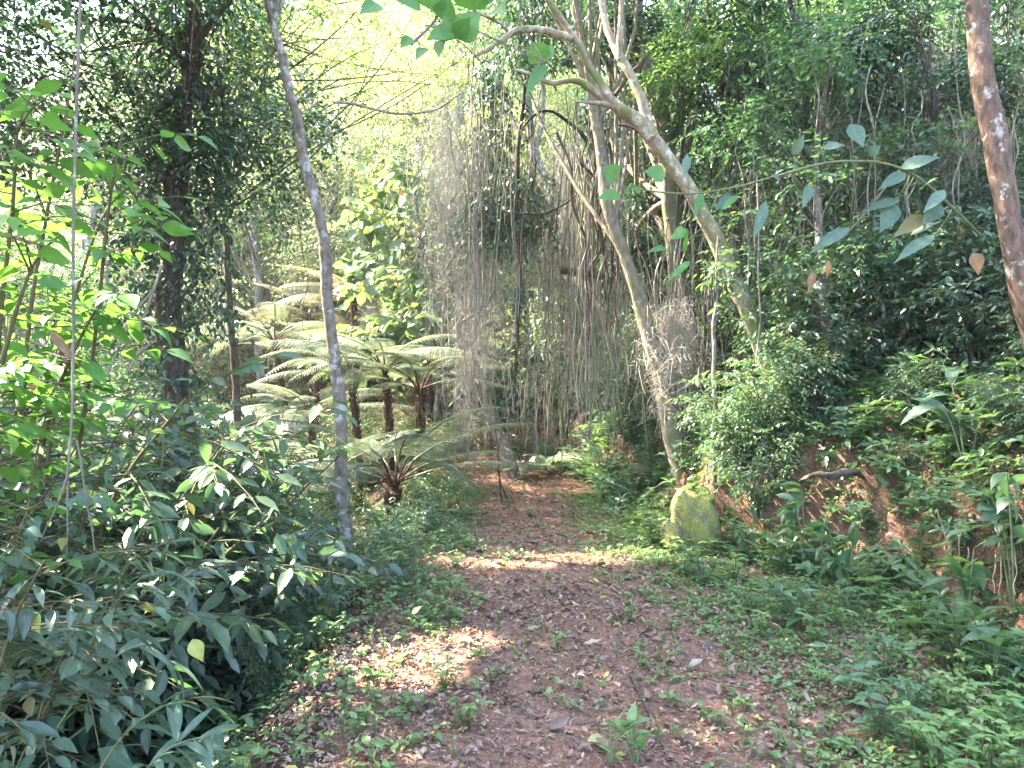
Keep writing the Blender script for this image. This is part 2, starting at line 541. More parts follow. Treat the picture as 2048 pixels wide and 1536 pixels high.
def leaves(buf, base, axis, nrm, L, W, tm, curl=0.15, rnd=None):
    n = len(base)
    if n == 0:
        return
    T, q, t = tm
    axis = unit(axis)
    side = unit(np.cross(nrm, axis))
    nn = np.cross(axis, side)
    L = np.broadcast_to(np.asarray(L, float), (n,))[:, None, None]
    W = np.broadcast_to(np.asarray(W, float), (n,))[:, None, None]
    curl = np.broadcast_to(np.asarray(curl, float), (n,))[:, None]
    hh = (T[None, :, 2] * W[:, :, 0] - curl * T[None, :, 0] ** 2 * L[:, :, 0])
    v = base[:, None] + axis[:, None] * (T[None, :, :1] * L) + side[:, None] * (T[None, :, 1:2] * W) + nn[:, None] * hh[:, :, None]
    k = len(T)
    if rnd is None:
        rnd = rng.random(n)
    lc = np.empty((n, k, 3), np.float32)
    lc[:, :, 0] = T[None, :, 0]
    lc[:, :, 1] = np.sign(T[None, :, 1]) * (np.abs(T[None, :, 1]) > 1e-6)
    lc[:, :, 2] = rnd[:, None]
    off = (np.arange(n) * k)[:, None, None]
    qq = (np.asarray(q)[None] + off).reshape(-1, 4) if q is not None and len(q) else None
    tt = (np.asarray(t)[None] + off).reshape(-1, 3) if t is not None and len(t) else None
    buf.add(v, qq, tt, lc)


def tubes(buf, pts, rad, sides=4, cap=False):
    """pts (M,K,3), rad (M,K)"""
    pts = np.asarray(pts, float)
    if pts.ndim == 2:
        pts = pts[None]
    Mn, K, _ = pts.shape
    rad = np.broadcast_to(np.asarray(rad, float), (Mn, K))
    tg = unit(np.gradient(pts, axis=1))
    mean = unit(pts[:, -1] - pts[:, 0])
    ref = np.eye(3)[np.abs(mean).argmin(1)]
    u = unit(np.cross(tg, ref[:, None]))
    w = np.cross(tg, u)
    a = np.arange(sides) / sides * 2 * np.pi
    ring = u[:, :, None] * np.cos(a)[None, None, :, None] + w[:, :, None] * np.sin(a)[None, None, :, None]
    v = pts[:, :, None] + ring * rad[:, :, None, None]
    i = np.arange(K - 1)[:, None] * sides
    j = np.arange(sides)[None]
    j2 = (j + 1) % sides
    q = np.stack([i + j, i + j2, i + sides + j2, i + sides + j], -1).reshape(-1, 4)
    q = (q[None] + (np.arange(Mn) * K * sides)[:, None, None]).reshape(-1, 4)
    buf.add(v, q)
    if cap and sides >= 3:
        for m_ in range(Mn):
            c = pts[m_, -1] + tg[m_, -1] * rad[m_, -1] * 0.4
            buf.add(np.vstack([v[m_, -1], c]), None, [(k, (k + 1) % sides, sides) for k in range(sides)])


def trunk(buf, pts, rad, sides=14, step=0.07, lump=0.07, sway=0.0, cap=True):
    """one lumpy tapering trunk along a polyline"""
    pts = np.asarray(pts, float)
    ln = np.linalg.norm(np.diff(pts, axis=0), axis=1).sum()
    n = int(np.clip(ln / step, 6, 160))
    c = catmull(pts, n)
    rad = np.broadcast_to(np.asarray(rad, float), (len(pts),))
    cum = np.r_[0, np.cumsum(np.linalg.norm(np.diff(pts, axis=0), axis=1))]
    r = np.interp(np.linspace(0, cum[-1], n), cum, rad)
    if sway:
        ph = rng.random(4) * 6.28
        uu = np.linspace(0, ln, n)
        c[:, 0] += sway * (np.sin(uu * 2.1 + ph[0]) + .5 * np.sin(uu * 5.3 + ph[1]))
        c[:, 1] += sway * (np.sin(uu * 1.7 + ph[2]) + .5 * np.sin(uu * 4.7 + ph[3]))
    tg = unit(np.gradient(c, axis=0))
    mean = unit(c[-1] - c[0])
    ref = np.eye(3)[np.abs(mean).argmin()]
    u = unit(np.cross(tg, ref[None]))
    w = np.cross(tg, u)
    a = np.arange(sides) / sides * 2 * np.pi
    ph = rng.random(6) * 6.28
    uu = np.linspace(0, ln, n)[:, None] / max(r.max(), .02) * 0.16
    l_ = 1 + lump * (np.sin(a[None] * 2 + uu * 3.1 + ph[0]) + .7 * np.sin(a[None] * 3 - uu * 5.3 + ph[1]) + .5 * np.sin(uu * 9 + a[None] + ph[2]) + .4 * rng.normal(size=(n, sides)) * 0.35)
    v = c[:, None] + (u[:, None] * np.cos(a)[None, :, None] + w[:, None] * np.sin(a)[None, :, None]) * (r[:, None] * l_)[:, :, None]
    i = np.arange(n - 1)[:, None] * sides
    j = np.arange(sides)[None]
    j2 = (j + 1) % sides
    q = np.stack([i + j, i + j2, i + sides + j2, i + sides + j], -1).reshape(-1, 4)
    base = buf.n
    buf.add(v, q)
    if cap:
        buf.add(np.vstack([v[-1], c[-1] + tg[-1] * r[-1] * .5]), None, [(k, (k + 1) % sides, sides) for k in range(sides)])
    return c, r


def spray(lb, wb, start, dirn, length, nl, L, W, tm=T_MID, droop=0.25, rad=0.004, curl=0.15, hang=0.25, rise=0.0, keep=None, rnd=None):
    """twigs with two rows of leaves"""
    m = len(start)
    if m == 0:
        return
    length = np.broadcast_to(np.asarray(length, float), (m,))
    dirn = unit(dirn)

    def pos(t):
        t = np.asarray(t)
        return start[:, None] + dirn[:, None] * (length[:, None] * t[None])[..., None] - Z * (droop * length[:, None] * (t ** 2)[None])[..., None]
    if wb is not None:
        tt = np.linspace(0, 1, 4)
        tubes(wb, pos(tt), rad * np.linspace(1, .35, 4)[None], 3)
    tl = np.linspace(.15, 1, nl)
    b = pos(tl) + rng.normal(size=(m, nl, 3)) * 0.02 * length[:, None, None]
    tg = unit(dirn[:, None] * length[:, None, None] - Z * (2 * droop * length[:, None] * tl[None])[..., None])
    sd = np.cross(tg, Z)
    bad = np.linalg.norm(sd, axis=-1) < .15
    sd[bad] = rand_dirs(int(bad.sum()), .2)
    sd = unit(sd)
    sg = np.where(np.arange(nl) % 2 == 0, 1.0, -1.0)[None, :, None]
    ax = tg * .55 + sd * sg * .85 + rng.normal(size=(m, nl, 3)) * .28 - Z * hang
    last = np.zeros(nl)
    last[-1] = 1
    ax = ax * (1 - last)[None, :, None] + (tg - Z * hang + rng.normal(size=(m, nl, 3)) * .15) * last[None, :, None]
    nr = Z + rng.normal(size=(m, nl, 3)) * .42
    b, ax, nr = b.reshape(-1, 3), ax.reshape(-1, 3), nr.reshape(-1, 3)
    sc = rng.uniform(.6, 1.15, len(b))
    if rnd is None:
        rnd = np.clip(np.repeat(rng.random(m), nl) * .6 + rng.random(len(b)) * .4, 0, 1)
    else:
        rnd = np.clip(np.repeat(rnd, nl) + rng.normal(size=len(b)) * .08, 0, 1)
    if keep is not None:
        k = keep(b)
        b, ax, nr, sc, rnd = b[k], ax[k], nr[k], sc[k], rnd[k]
    leaves(lb, b, ax, nr, L * sc, W * sc, tm, curl, rnd)


def branches(t, base, frm, tos, r0, m, outside=False):
    """each limb a part of its own"""
    frm = np.broadcast_to(np.asarray(frm, float), np.asarray(tos).shape)
    for a_, b_ in zip(frm, np.asarray(tos)):
        w = Off(base)
        limbs(w, a_[None], b_[None], r0, 6, outside)
        if w.n:
            obj("branch", w, m, t, True)


# places where the photograph shows sun reaching the floor: (centre xyz, radius along x, radius along y)
GAPS = [((-0.95, 4.20, 0.0), .58, .50), ((-0.35, 4.55, 0.0), .26, .18), ((0.15, 6.55, 0.05), .85, .20), ((1.2, 6.75, 0.05), .75, .18), ((2.35, 7.2, 1.0), .55, .7),
        ((2.74, 7.95, 1.65), .40, .45), ((-1.75, 2.75, 2.0), .35, .5), ((-2.2, 4.6, 1.4), .5, .5), ((-1.5, 3.6, 0), .25, .12), ((2.2, 8.3, 3.0), .12, .12)]


def open_gap(p):
    """True for leaf positions that leave the gaps open"""
    k = np.ones(len(p), bool)
    for c, rx, ry in GAPS:
        t = (p[:, 2] - c[2]) / SUN[2]
        hit = p - SUN[None] * t[:, None]
        k &= ~((t > .9) & (((hit[:, 0] - c[0]) / (rx * 1.15 + .06)) ** 2 + ((hit[:, 1] - c[1]) / (ry * 1.15 + .06)) ** 2 < 1))
    return k


def in_tunnel(x, y, z, r=.4):
    """would a bush standing here block the sun on its way to a gap?"""
    for c, rx, ry in GAPS:
        for dz in (.4, .9, 1.4, 1.9):
            t = (z + dz - c[2]) / SUN[2]
            if t > .2 and math.hypot(x - SUN[0] * t - c[0], y - SUN[1] * t - c[1]) < max(rx, ry) + r * .6:
                return True
    return False


def crown(lb, wb, centres, r, ntw, nl, L, W, tm=T_FAR, droop=.25, flat=.7, keep=None, hang=.25):
    centres = np.asarray(centres, float)
    c = np.repeat(centres, ntw, 0)
    r = np.repeat(np.broadcast_to(np.asarray(r, float), (len(centres),)), ntw)
    d = rand_dirs(len(c), flat)
    d[:, 2] += .12
    st = c + d * (r * rng.uniform(0, .45, len(c)))[:, None]
    tone = np.repeat(rng.random(len(centres)), ntw) * .55 + rng.random(len(c)) * .35
    spray(lb, wb, st, d, r * rng.uniform(.4, .85, len(c)), nl, L, W, tm, droop, .004 + .003 * float(np.mean(r)), hang=hang, keep=keep, rnd=tone)


def limbs(wb, frm, tos, r0, sides=6, outside=False):
    """curving limbs from a trunk point (or points) to the cluster centres"""
    tos = np.asarray(tos, float)
    frm = np.broadcast_to(np.asarray(frm, float), tos.shape)
    t = np.linspace(0, 1, 7)
    mid = (frm + tos) / 2 + rng.normal(size=tos.shape) * .12 * np.linalg.norm(tos - frm, axis=1)[:, None]
    mid[:, 2] += .08 * np.linalg.norm(tos - frm, axis=1)
    p = frm[:, None] * ((1 - t) ** 2)[None, :, None] + 2 * mid[:, None] * (t * (1 - t))[None, :, None] + tos[:, None] * (t ** 2)[None, :, None]
    rr = np.broadcast_to(np.asarray(r0, float), (len(tos),))[:, None] * np.linspace(1, .25, 7)[None]
    if isinstance(wb, Off):                              # limbs of trees that grow in place keep the canopy gaps open
        k = open_gap(p.reshape(-1, 3)).reshape(len(p), 7).all(1)
        if outside:                                      # limbs of the added shade trees that would show are dropped
            px_ = CX + p[..., 0] / np.maximum(p[..., 1], .3) * F
            py_ = CY - (p[..., 2] - CAMZ) / np.maximum(p[..., 1], .3) * F
            k &= ~((px_ > -60) & (px_ < 2110) & (py_ > -60)).any(1)
        p, rr = p[k], rr[k]
    if len(p):
        tubes(wb, p, rr, sides)


# labels of repeats: each is told apart by the landmark it stands next to
LANDMARKS = [("mossy boulder", 1390, 1050), ("leaning forked trunk", 1460, 520), ("reddish trunk", 1995, 330),
             ("slender pale trunk", 650, 480), ("tree ferns", 760, 760), ("dry vine curtain", 930, 560),
             ("mossy leaning trunk", 1310, 740), ("ivy clad tree", 360, 420), ("bright leaved shrub", 150, 330),
             ("low tree fern", 770, 930), ("trail bend", 1010, 950), ("sunlit soil patch", 700, 1340),
             ("grey leaved overhanging branch", 1720, 330), ("big leaved grey tree", 790, 430), ("bare red soil cut", 1640, 1060),
             ("sunlit bush", 1510, 900), ("dark hollow", 420, 1280), ("white sky gap", 720, 130), ("long grey hanging vine", 145, 800),
             ("sunlit strip across trail", 1190, 1135), ("hanging vine cluster", 1200, 560), ("blue green bamboo tuft", 1590, 570), ("big ribbed bank plant", 1930, 1150)]
PEND = []


def later_label(o, desc, cat, group, p=None):
    p = np.array(o.location) if p is None else np.asarray(p)
    o['category'] = cat
    o['group'] = group
    PEND.append((o, desc, p))


ORD = ["", "second ", "third ", "fourth ", "fifth ", "sixth ", "seventh ", "eighth ", "ninth ", "tenth ", "eleventh ", "twelfth ", "thirteenth ", "fourteenth ", "fifteenth ", "sixteenth ", "seventeenth ", "eighteenth ", "nineteenth ", "twentieth "] + ["twenty-" + w for w in ("first ", "second ", "third ", "fourth ", "fifth ", "sixth ", "seventh ", "eighth ", "ninth ")] + ["thirtieth "] + ["thirty-" + w for w in ("first ", "second ", "third ", "fourth ", "fifth ", "sixth ", "seventh ", "eighth ", "ninth ")]


def settle_labels():
    rows = {}
    for o, desc, p in PEND:
        x, y = pix(p)
        best = min(LANDMARKS, key=lambda l: (l[1] - x) ** 2 + ((l[2] - y) * 1.1) ** 2)
        dx, dy = x - best[1], y - best[2]
        if abs(dx) >= abs(dy):
            rel = "right of" if dx > 0 else "left of"
        else:
            rel = "below" if dy > 0 else "above"
        rows.setdefault((desc, rel, best[0]), []).append((dx * dx + dy * dy, o))
    for (desc, rel, lm), lst in rows.items():
        lst.sort(key=lambda t: t[0])
        for k, (_, o) in enumerate(lst):
            pre = ("nearest " if k == 0 and len(lst) > 1 else ORD[min(k, len(ORD) - 1)])
            o['label'] = f"{pre}{desc} {rel} {lm}"


exec_parts = []
# ------------------------------------------------------------------ the setting: path, cut bank, forest floor
def terrain():
    r = 0.075
    x0, x1, y0, y1 = -9.0, 9.0, -3.0, 22.0
    nx, ny = int((x1 - x0) / r) + 1, int((y1 - y0) / r) + 1
    X, Y = np.meshgrid(np.linspace(x0, x1, nx), np.linspace(y0, y1, ny))
    Zh = h_exact(X, Y).reshape(X.shape)
    s, yy = s_exact(X, Y)
    s = s.reshape(X.shape)
    be = bank_edge(yy).reshape(X.shape)
    Zh += 0.010 * wob(X, Y, 13, 2) + 0.008 * wob(X, Y, 23, 4)
    Zh += sst(0, .3, s - be) * (1 - sst(.9, 1.6, s - be)) * 0.06 * wob(X, Y, 6, 1)
    V = np.stack([X, Y, Zh], -1).reshape(-1, 3)
    i = np.arange(ny - 1)[:, None] * nx + np.arange(nx - 1)[None]
    q = np.stack([i, i + 1, i + nx + 1, i + nx], -1).reshape(-1, 4)
    sc_ = s[:-1, :-1].ravel() + .12 * wob(X, Y, 2.6, 3)[:-1, :-1].ravel()
    bc = be[:-1, :-1].ravel()
    zone = np.where(sc_ < -1.55, 0, np.where(sc_ < bc - .05, 1, np.where(sc_ < bc + 1.3, 2, 3)))

    def sub(name, mask, m):
        qq = q[mask]
        u, inv = np.unique(qq, return_inverse=True)
        b = Buf()
        b.add(V[u], inv.reshape(-1, 4))
        return structure(obj(name, b, m, smooth=True))
    sub("path", zone == 1, M['path'])
    sub("bank", zone == 2, M['bank'])
    near = (zone == 0) | (zone == 3)
    # the rest of the hillside and gully, coarser further away
    X2, Y2 = np.meshgrid(np.arange(-74, 68, .6), np.arange(-13, 109, .6))
    Z2 = H(X2, Y2)
    ins = (X2 > x0 + .6) & (X2 < x1 - .6) & (Y2 > y0 + .6) & (Y2 < y1 - .6)
    Z2 = np.where(ins, Z2 - 3.5, Z2 - .02)
    V2 = np.stack([X2, Y2, Z2], -1).reshape(-1, 3)
    n2 = X2.shape[1]
    i = np.arange(X2.shape[0] - 1)[:, None] * n2 + np.arange(n2 - 1)[None]
    q2 = np.stack([i, i + 1, i + n2 + 1, i + n2], -1).reshape(-1, 4)
    q2 = q2[~ins.ravel()[q2].all(1)]
    b = Buf()
    qq = q[near]
    u, inv = np.unique(qq, return_inverse=True)
    b.add(V[u], inv.reshape(-1, 4))
    b.add(V2, q2)
    structure(obj("ground", b, M['ground'], smooth=True))


terrain()


# ------------------------------------------------------------------ hero trees
def px_line(pts, d):
    """pixel polyline to world; d is one depth or one per point"""
    if np.isscalar(d):
        d = [d] * len(pts)
    return np.array([P(a, b, c) for (a, b), c in zip(pts, d)])


def to_ground(line, r):
    """extend a trunk line down into the ground"""
    p = line[0].copy()
    d = unit(line[0] - line[1])
    for _ in range(200):
        p = p + d * .05 + np.array([0, 0, -.01])
        if p[2] < float(H(p[0], p[1])) - .12:
            break
    return np.vstack([p, line])


def slender_tree():
    ln = px_line([(691, 1085), (682, 960), (684, 860), (672, 735), (655, 610), (645, 470), (627, 385), (606, 310), (597, 235), (582, 190), (565, 115), (546, 50), (531, -10), (515, -110), (505, -260), (490, -480), (480, -700)], 7.4)
    ln = to_ground(ln, .07)
    base = ln[0].copy()
    base[2] = H(base[0], base[1])
    t = thing("slender_tree", "tall slender pale spotted trunk standing on the left edge of the trail", "tree", base)
    b = Off(base)
    trunk(b, ln, np.r_[np.linspace(.084, .062, 3), np.linspace(.06, .048, 6), np.linspace(.047, .02, len(ln) - 9)], 16, .05, .05, .006)
    for z_ in ((690, 640, 720, 590), (640, 420, 700, 370), (628, 380, 560, 300), (600, 160, 640, 120), (570, 130, 500, 60)):
        a, e = P(z_[0], z_[1], 7.4), P(z_[2], z_[3], 7.6)
        if z_[1] < 450:
            branches(t, base, a, [e], .012, M['bark_pale'])
    obj("trunk", b, M['bark_pale'], t, True)
    top = ln[-6:]
    cc = []
    for k in range(40):
        q = top[rng.integers(0, len(top))]
        a = rng.uniform(0, 6.28)
        rr = rng.uniform(.3, 2.6)
        cc.append(q + np.array([math.cos(a) * rr, math.sin(a) * rr * .9, rng.uniform(-.6, 1.3)]))
    cc = np.array([c for c in cc if c[2] > 6.2])
    branches(t, base, [top[rng.integers(0, 4)] for _ in cc], cc, .02, M['bark_pale'])
    l_ = Off(base)
    crown(l_, None, cc, .85, 42, 9, .085, .042, T_MID, keep=open_gap)
    obj("crown", l_, M['mid'], t)


slender_tree()


def forked_tree():
    d0 = 8.1
    main = px_line([(1578, 830), (1545, 742), (1512, 665), (1480, 590), (1440, 500), (1400, 420), (1370, 365), (1338, 318), (1302, 268)], [8.1, 8.1, 8.05, 8, 7.95, 7.9, 7.85, 7.8, 7.75])
    main = to_ground(main, .11)
    base = main[0].copy()
    base[2] = H(base[0], base[1])
    t = thing("forked_tree", "tan leaning trunk that splits into a fork above the trail", "tree", base)
    b = Off(base)
    trunk(b, main, [.11, .102, .096, .091, .087, .083, .079, .075, .071, .067], 18, .05, .06, .008)
    obj("trunk", b, M['bark_lean'], t, True)

    def br(pts, d, r):
        b = Off(base)
        trunk(b, px_line(pts, d), r, 12, .05, .09, .006)
        return obj("branch", b, M['bark_lean'], t, True)
    br([(1306, 274), (1280, 247), (1250, 225), (1222, 205), (1212, 185), (1198, 165), (1170, 120), (1160, 95), (1133, 55), (1098, 0), (1070, -60), (1040, -160)], [7.75, 7.75, 7.74, 7.72, 7.7, 7.7, 7.66, 7.62, 7.6, 7.5, 7.4, 7.3], [.072, .07, .066, .06, .05, .042, .035, .034, .034, .032, .028, .018])
    br([(1304, 278), (1292, 235), (1282, 200), (1262, 155), (1242, 118), (1228, 90), (1214, 55), (1204, 0), (1196, -70), (1200, -200)], [7.75, 7.78, 7.8, 7.85, 7.9, 7.95, 8, 8.05, 8.1, 8.2], [.060, .050, .048, .047, .046, .042, .037, .035, .03, .02])
    br([(1240, 120), (1239, 85), (1241, 40), (1242, 0), (1248, -80), (1262, -200)], [7.9, 7.88, 7.86, 7.85, 7.8, 7.7], [.036, .032, .030, .028, .024, .015])
    br([(1230, 208), (1205, 196), (1183, 178), (1160, 164), (1138, 160), (1105, 166), (1078, 158), (1045, 143), (1026, 140)], [7.72, 7.72, 7.7, 7.7, 7.68, 7.64, 7.6, 7.55, 7.5], [.05, .042, .037, .033, .03, .026, .022, .017, .010])
    br([(1228, 212), (1205, 207), (1180, 205), (1148, 203)], [7.7, 7.66, 7.62, 7.6], [.032, .026, .019, .009])
    br([(1145, 78), (1120, 70), (1088, 62), (1060, 58), (1030, 63), (1005, 80), (975, 100), (950, 112)], [7.6, 7.6, 7.55, 7.5, 7.45, 7.4, 7.3, 7.25], [.036, .034, .033, .032, .031, .026, .021, .013])
    cc = []
    tips = [P(1040, -160, 7.3), P(1200, -200, 8.2), P(1262, -200, 7.7)]
    for k in range(32):
        q = tips[rng.integers(0, 3)]
        a, rr = rng.uniform(0, 6.28), rng.uniform(.3, 2.9)
        c = q + np.array([math.cos(a) * rr, math.sin(a) * rr, rng.uniform(-.1, 2.8)])
        if c[2] > 6.0 or (c[0] > .6 and c[2] > 5.7):
            cc.append(c)
    cc = np.array(cc)
    branches(t, base, [tips[rng.integers(0, 3)] for _ in cc], cc, .018, M['bark_lean'])
    l_ = Off(base)
    crown(l_, None, cc, .85, 40, 9, .09, .04, T_MID, keep=open_gap)
    obj("crown", l_, M['mid'], t)


forked_tree()


def edge_tree():
    ln = px_line([(2150, 930), (2100, 790), (2062, 650), (2040, 560), (2020, 455), (2003, 350), (1984, 250), (1966, 150), (1960, 60), (1953, -30), (1950, -160), (1940, -360), (1900, -600)], 4.3)
    ln = to_ground(ln, .08)
    base = ln[0].copy()
    base[2] = H(base[0], base[1])
    t = thing("edge_tree", "reddish brown trunk with white lichen spots rising from the right bank", "tree", base)
    b = Off(base)
    trunk(b, ln, [.085, .080, .072, .068, .065, .064, .063, .062, .061, .060, .058, .054, .046, .03], 20, .035, .045, .004)
    obj("trunk", b, M['bark_red'], t, True)
    cc = []
    for k in range(20):
        a, rr = rng.uniform(0, 6.28), rng.uniform(.4, 2.8)
        c = ln[-1] + np.array([math.cos(a) * rr, math.sin(a) * rr + .6, rng.uniform(-.7, 1.6)])
        if c[2] > CAMZ + .62 * max(c[1], 1):
            cc.append(c)
    branches(t, base, ln[-1], cc, .022, M['bark_red'])
    l_ = Off(base)
    crown(l_, None, cc, .8, 40, 9, .10, .045, T_MID, keep=open_gap)
    obj("crown", l_, M['mid'], t)


edge_tree()


def trunk_tree(name, label, pts, d, r, m, top_clusters=None, leafm='mid', L=.09, Wd=.045, ntw=36, rad=.8, extra=None, sides=14, lump=.07, cat="tree", tm=T_MID):
    ln = to_ground(px_line(pts, d), .1)
    base = ln[0].copy()
    base[2] = H(base[0], base[1])
    t = thing(name, label, cat, base)
    b = Off(base)
    trunk(b, ln, np.interp(np.linspace(0, 1, len(ln)), np.linspace(0, 1, len(r)), r), sides, .06, lump, .01)
    obj("trunk", b, m, t, True)
    if extra:
        for e in extra:
            b = Off(base)
            trunk(b, px_line(e[0], e[1]), e[2], 10, .06, .09, .012)
            obj("branch", b, m, t, True)
    if top_clusters is not None and len(top_clusters):
        cc = np.asarray(top_clusters, float)
        n0 = max(2, len(ln) // 2)
        branches(t, base, [ln[rng.integers(n0, len(ln))] for _ in cc], cc, .6 * r[-1] + .008, m)
        l_ = Off(base)
        crown(l_, None, cc, rad, ntw, 9, L, Wd, tm, keep=open_gap)
        obj("crown", l_, M[leafm], t)
    return t


def blob_px(x0, x1, y0, y1, d0, d1, n):
    return np.array([P(rng.uniform(x0, x1), rng.uniform(y0, y1), rng.uniform(d0, d1)) for _ in range(n)])


trunk_tree("mossy_tree", "brown mossy trunk leaning left behind the boulder", [(1378, 1010), (1360, 940), (1347, 875), (1335, 810), (1318, 745), (1300, 685), (1287, 630), (1268, 570), (1248, 510), (1230, 455), (1214, 400), (1206, 330), (1195, 250), (1180, 180), (1160, 80), (1150, -20), (1140, -160)], 9.2,
           [.11, .105, .10, .096, .085, .072, .07, .066, .054, .036], M['bark_moss'], blob_px(980, 1330, -420, -60, 8.6, 11, 22), 'dark', .10, .045)
trunk_tree("thicket_tree", "brown trunk standing behind the fork of the leaning tree, near the thicket", [(1420, 880), (1412, 830), (1404, 760), (1390, 690), (1372, 625), (1352, 560), (1345, 500), (1340, 400), (1335, 300), (1322, 220), (1296, 130), (1280, 60), (1268, -40), (1260, -140)], 10.6,
           [.12, .11, .105, .10, .10, .095, .11, .115, .11, .09, .08], M['bark_moss'],
           np.vstack([blob_px(1080, 1420, -60, 120, 10.3, 12.5, 16), blob_px(1260, 1420, 330, 560, 11.2, 12, 9), blob_px(1180, 1330, 180, 420, 11.5, 12.5, 6)]), 'dark', .11, .042, 40, .55,
           extra=[([(1340, 300), (1352, 270), (1366, 235), (1372, 190), (1366, 130)], 10.6, [.06, .05, .045, .04, .03])])
trunk_tree("twin_trunk_tree", "straight greenish brown trunk beside the curved brown one", [(1345, 850), (1347, 780), (1350, 700), (1352, 620), (1356, 560), (1350, 480), (1362, 400), (1372, 330), (1380, 250), (1384, 150), (1378, 40), (1370, -60)], 11.0,
           [.085, .075, .07, .06, .055, .05], M['bark_moss'], blob_px(1300, 1480, -160, 120, 10.6, 12.4, 12), 'mid', .10, .045, 34, .6)
trunk_tree("pale_snag", "pale broken trunk leaning through the dry vine curtain", [(1012, 905), (1000, 875), (985, 850), (975, 815), (962, 775), (945, 720), (925, 680), (905, 640)], 12.6,
           [.115, .10, .09, .085, .07, .05], M['bark_pale'], None, cat="dead trunk")
trunk_tree("mid_gully_tree", "thin white barked trunk glimpsed between the hanging vines", [(1160, 560), (1130, 460), (1100, 380), (1070, 310), (1055, 200), (1045, 60), (1040, -60)], 15.5,
           [.11, .10, .09, .07], M['bark_pale'], blob_px(900, 1150, -120, 140, 14.5, 17, 14), 'mid', .11, .05, 30, .7)
trunk_tree("mossy_sapling", "thin greenish sapling with drooping leaves right of the curved trunk", [(1430, 905), (1432, 830), (1430, 760), (1432, 700), (1428, 650), (1434, 590), (1432, 540), (1436, 470)], 7.6,
           [.024, .022, .02, .018, .014, .010], M['bark_pale'], [P(1436, 520, 7.6), P(1420, 600, 7.55), P(1450, 640, 7.5), P(1425, 740, 7.5), P(1448, 560, 7.6)], 'grey', .13, .045, 6, .28, sides=8, cat="sapling")


# the ivy clad tree on the left whose dark crown shades the trail
def ivy_tree():
    ln = px_line([(352, 760), (342, 690), (336, 600), (345, 500), (352, 400), (362, 300), (372, 215), (380, 150), (384, 60), (388, -60), (380, -250), (370, -450)], 9.3)
    ln = to_ground(ln, .13)
    base = ln[0].copy()
    base[2] = H(base[0], base[1])
    t = thing("ivy_tree", "dark ivy clad tree with a crooked limb on the left of the gully", "tree", base)
    b = Off(base)
    trunk(b, ln, np.linspace(.16, .07, len(ln)), 14, .07, .09, .02)
    obj("trunk", b, M['bark_dark'], t, True)
    for pts, r in ([((376, 185), (352, 188), (332, 200), (315, 225), (300, 270)), .085], [((384, 190), (400, 200), (425, 192), (450, 175)), .06], [((380, 150), (340, 90), (285, 30), (220, -30)), .05], [((382, 100), (430, 40), (480, -30)), .045], [((300, 60), (230, 40), (150, 50)), .03]):
        b = Off(base)
        trunk(b, px_line(pts, 9.2), np.linspace(r, r * .5, len(pts)), 10, .06, .1, .015)
        obj("branch", b, M['bark_dark'], t, True)
    # ivy wrapped round the trunk and hanging off the limb
    iv = Off(base)
    c = catmull(ln, 400)
    k = rng.integers(20, 330, 900)
    d = rand_dirs(len(k), .5)
    off = rng.gamma(2.0, .11, len(k))
    st = c[k] + d * (.14 + np.minimum(off, .75) * .8)[:, None]
    spray(iv, None, st, d - Z * .9, rng.uniform(.15, .45, len(k)), 6, .085, .055, T_MID, .3, hang=.6, keep=open_gap)
    hang = np.array([P(rng.uniform(240, 460), rng.uniform(230, 640), rng.uniform(8.9, 9.9)) for _ in range(330)])
    spray(iv, None, hang, rand_dirs(len(hang), .4) - Z * .8, rng.uniform(.2, .5, len(hang)), 6, .08, .05, T_MID, .3, hang=.6, keep=open_gap)
    obj("ivy", iv, M['dark'], t)
    cc = np.vstack([blob_px(-120, 500, -60, 330, 8.2, 11.8, 50), blob_px(-500, 560, -900, -60, 6.3, 10.2, 75), blob_px(360, 640, 230, 420, 9.5, 11, 10)])
    w = Off(base)
    limbs(w, [ln[rng.integers(5, len(ln))] for _ in cc], cc, .014)
    obj("branch", w, M['bark_dark'], t, True)
    l_ = Off(base)
    crown(l_, None, cc, .9, 46, 9, .085, .05, T_MID, keep=open_gap)
    obj("crown", l_, M['dark'], t)


ivy_tree()


trunk_tree("feathery_tree", "slim tree with sunlit yellow green leaves between the ivy tree and the slender trunk", [(470, 760), (462, 640), (455, 520), (448, 420), (452, 320), (446, 230), (450, 140), (455, 40)], 12.2, [.06, .055, .05, .04, .02], M['bark_dark'],
           np.vstack([blob_px(330, 600, 20, 260, 11.2, 13.2, 26), blob_px(430, 760, -160, 90, 11.5, 14, 20), blob_px(640, 930, -60, 230, 12.5, 15, 20)]), 'lime', .095, .042, 24, .66)

trunk_tree("sprayed_tree", "hillside tree right of the fork with fresh green drooping sprays", [(1500, 700), (1490, 560), (1470, 430), (1462, 300), (1440, 180), (1420, 60), (1410, -60)], 9.8, [.05, .045, .04, .03, .02], M['bark_dark'],
           np.vstack([blob_px(1290, 1560, 30, 210, 8.9, 10.6, 15), blob_px(1360, 1720, -60, 90, 8.8, 11, 16), blob_px(1380, 1520, 250, 400, 9.6, 10.6, 6)]), 'fresh', .075, .032, 30, .55)


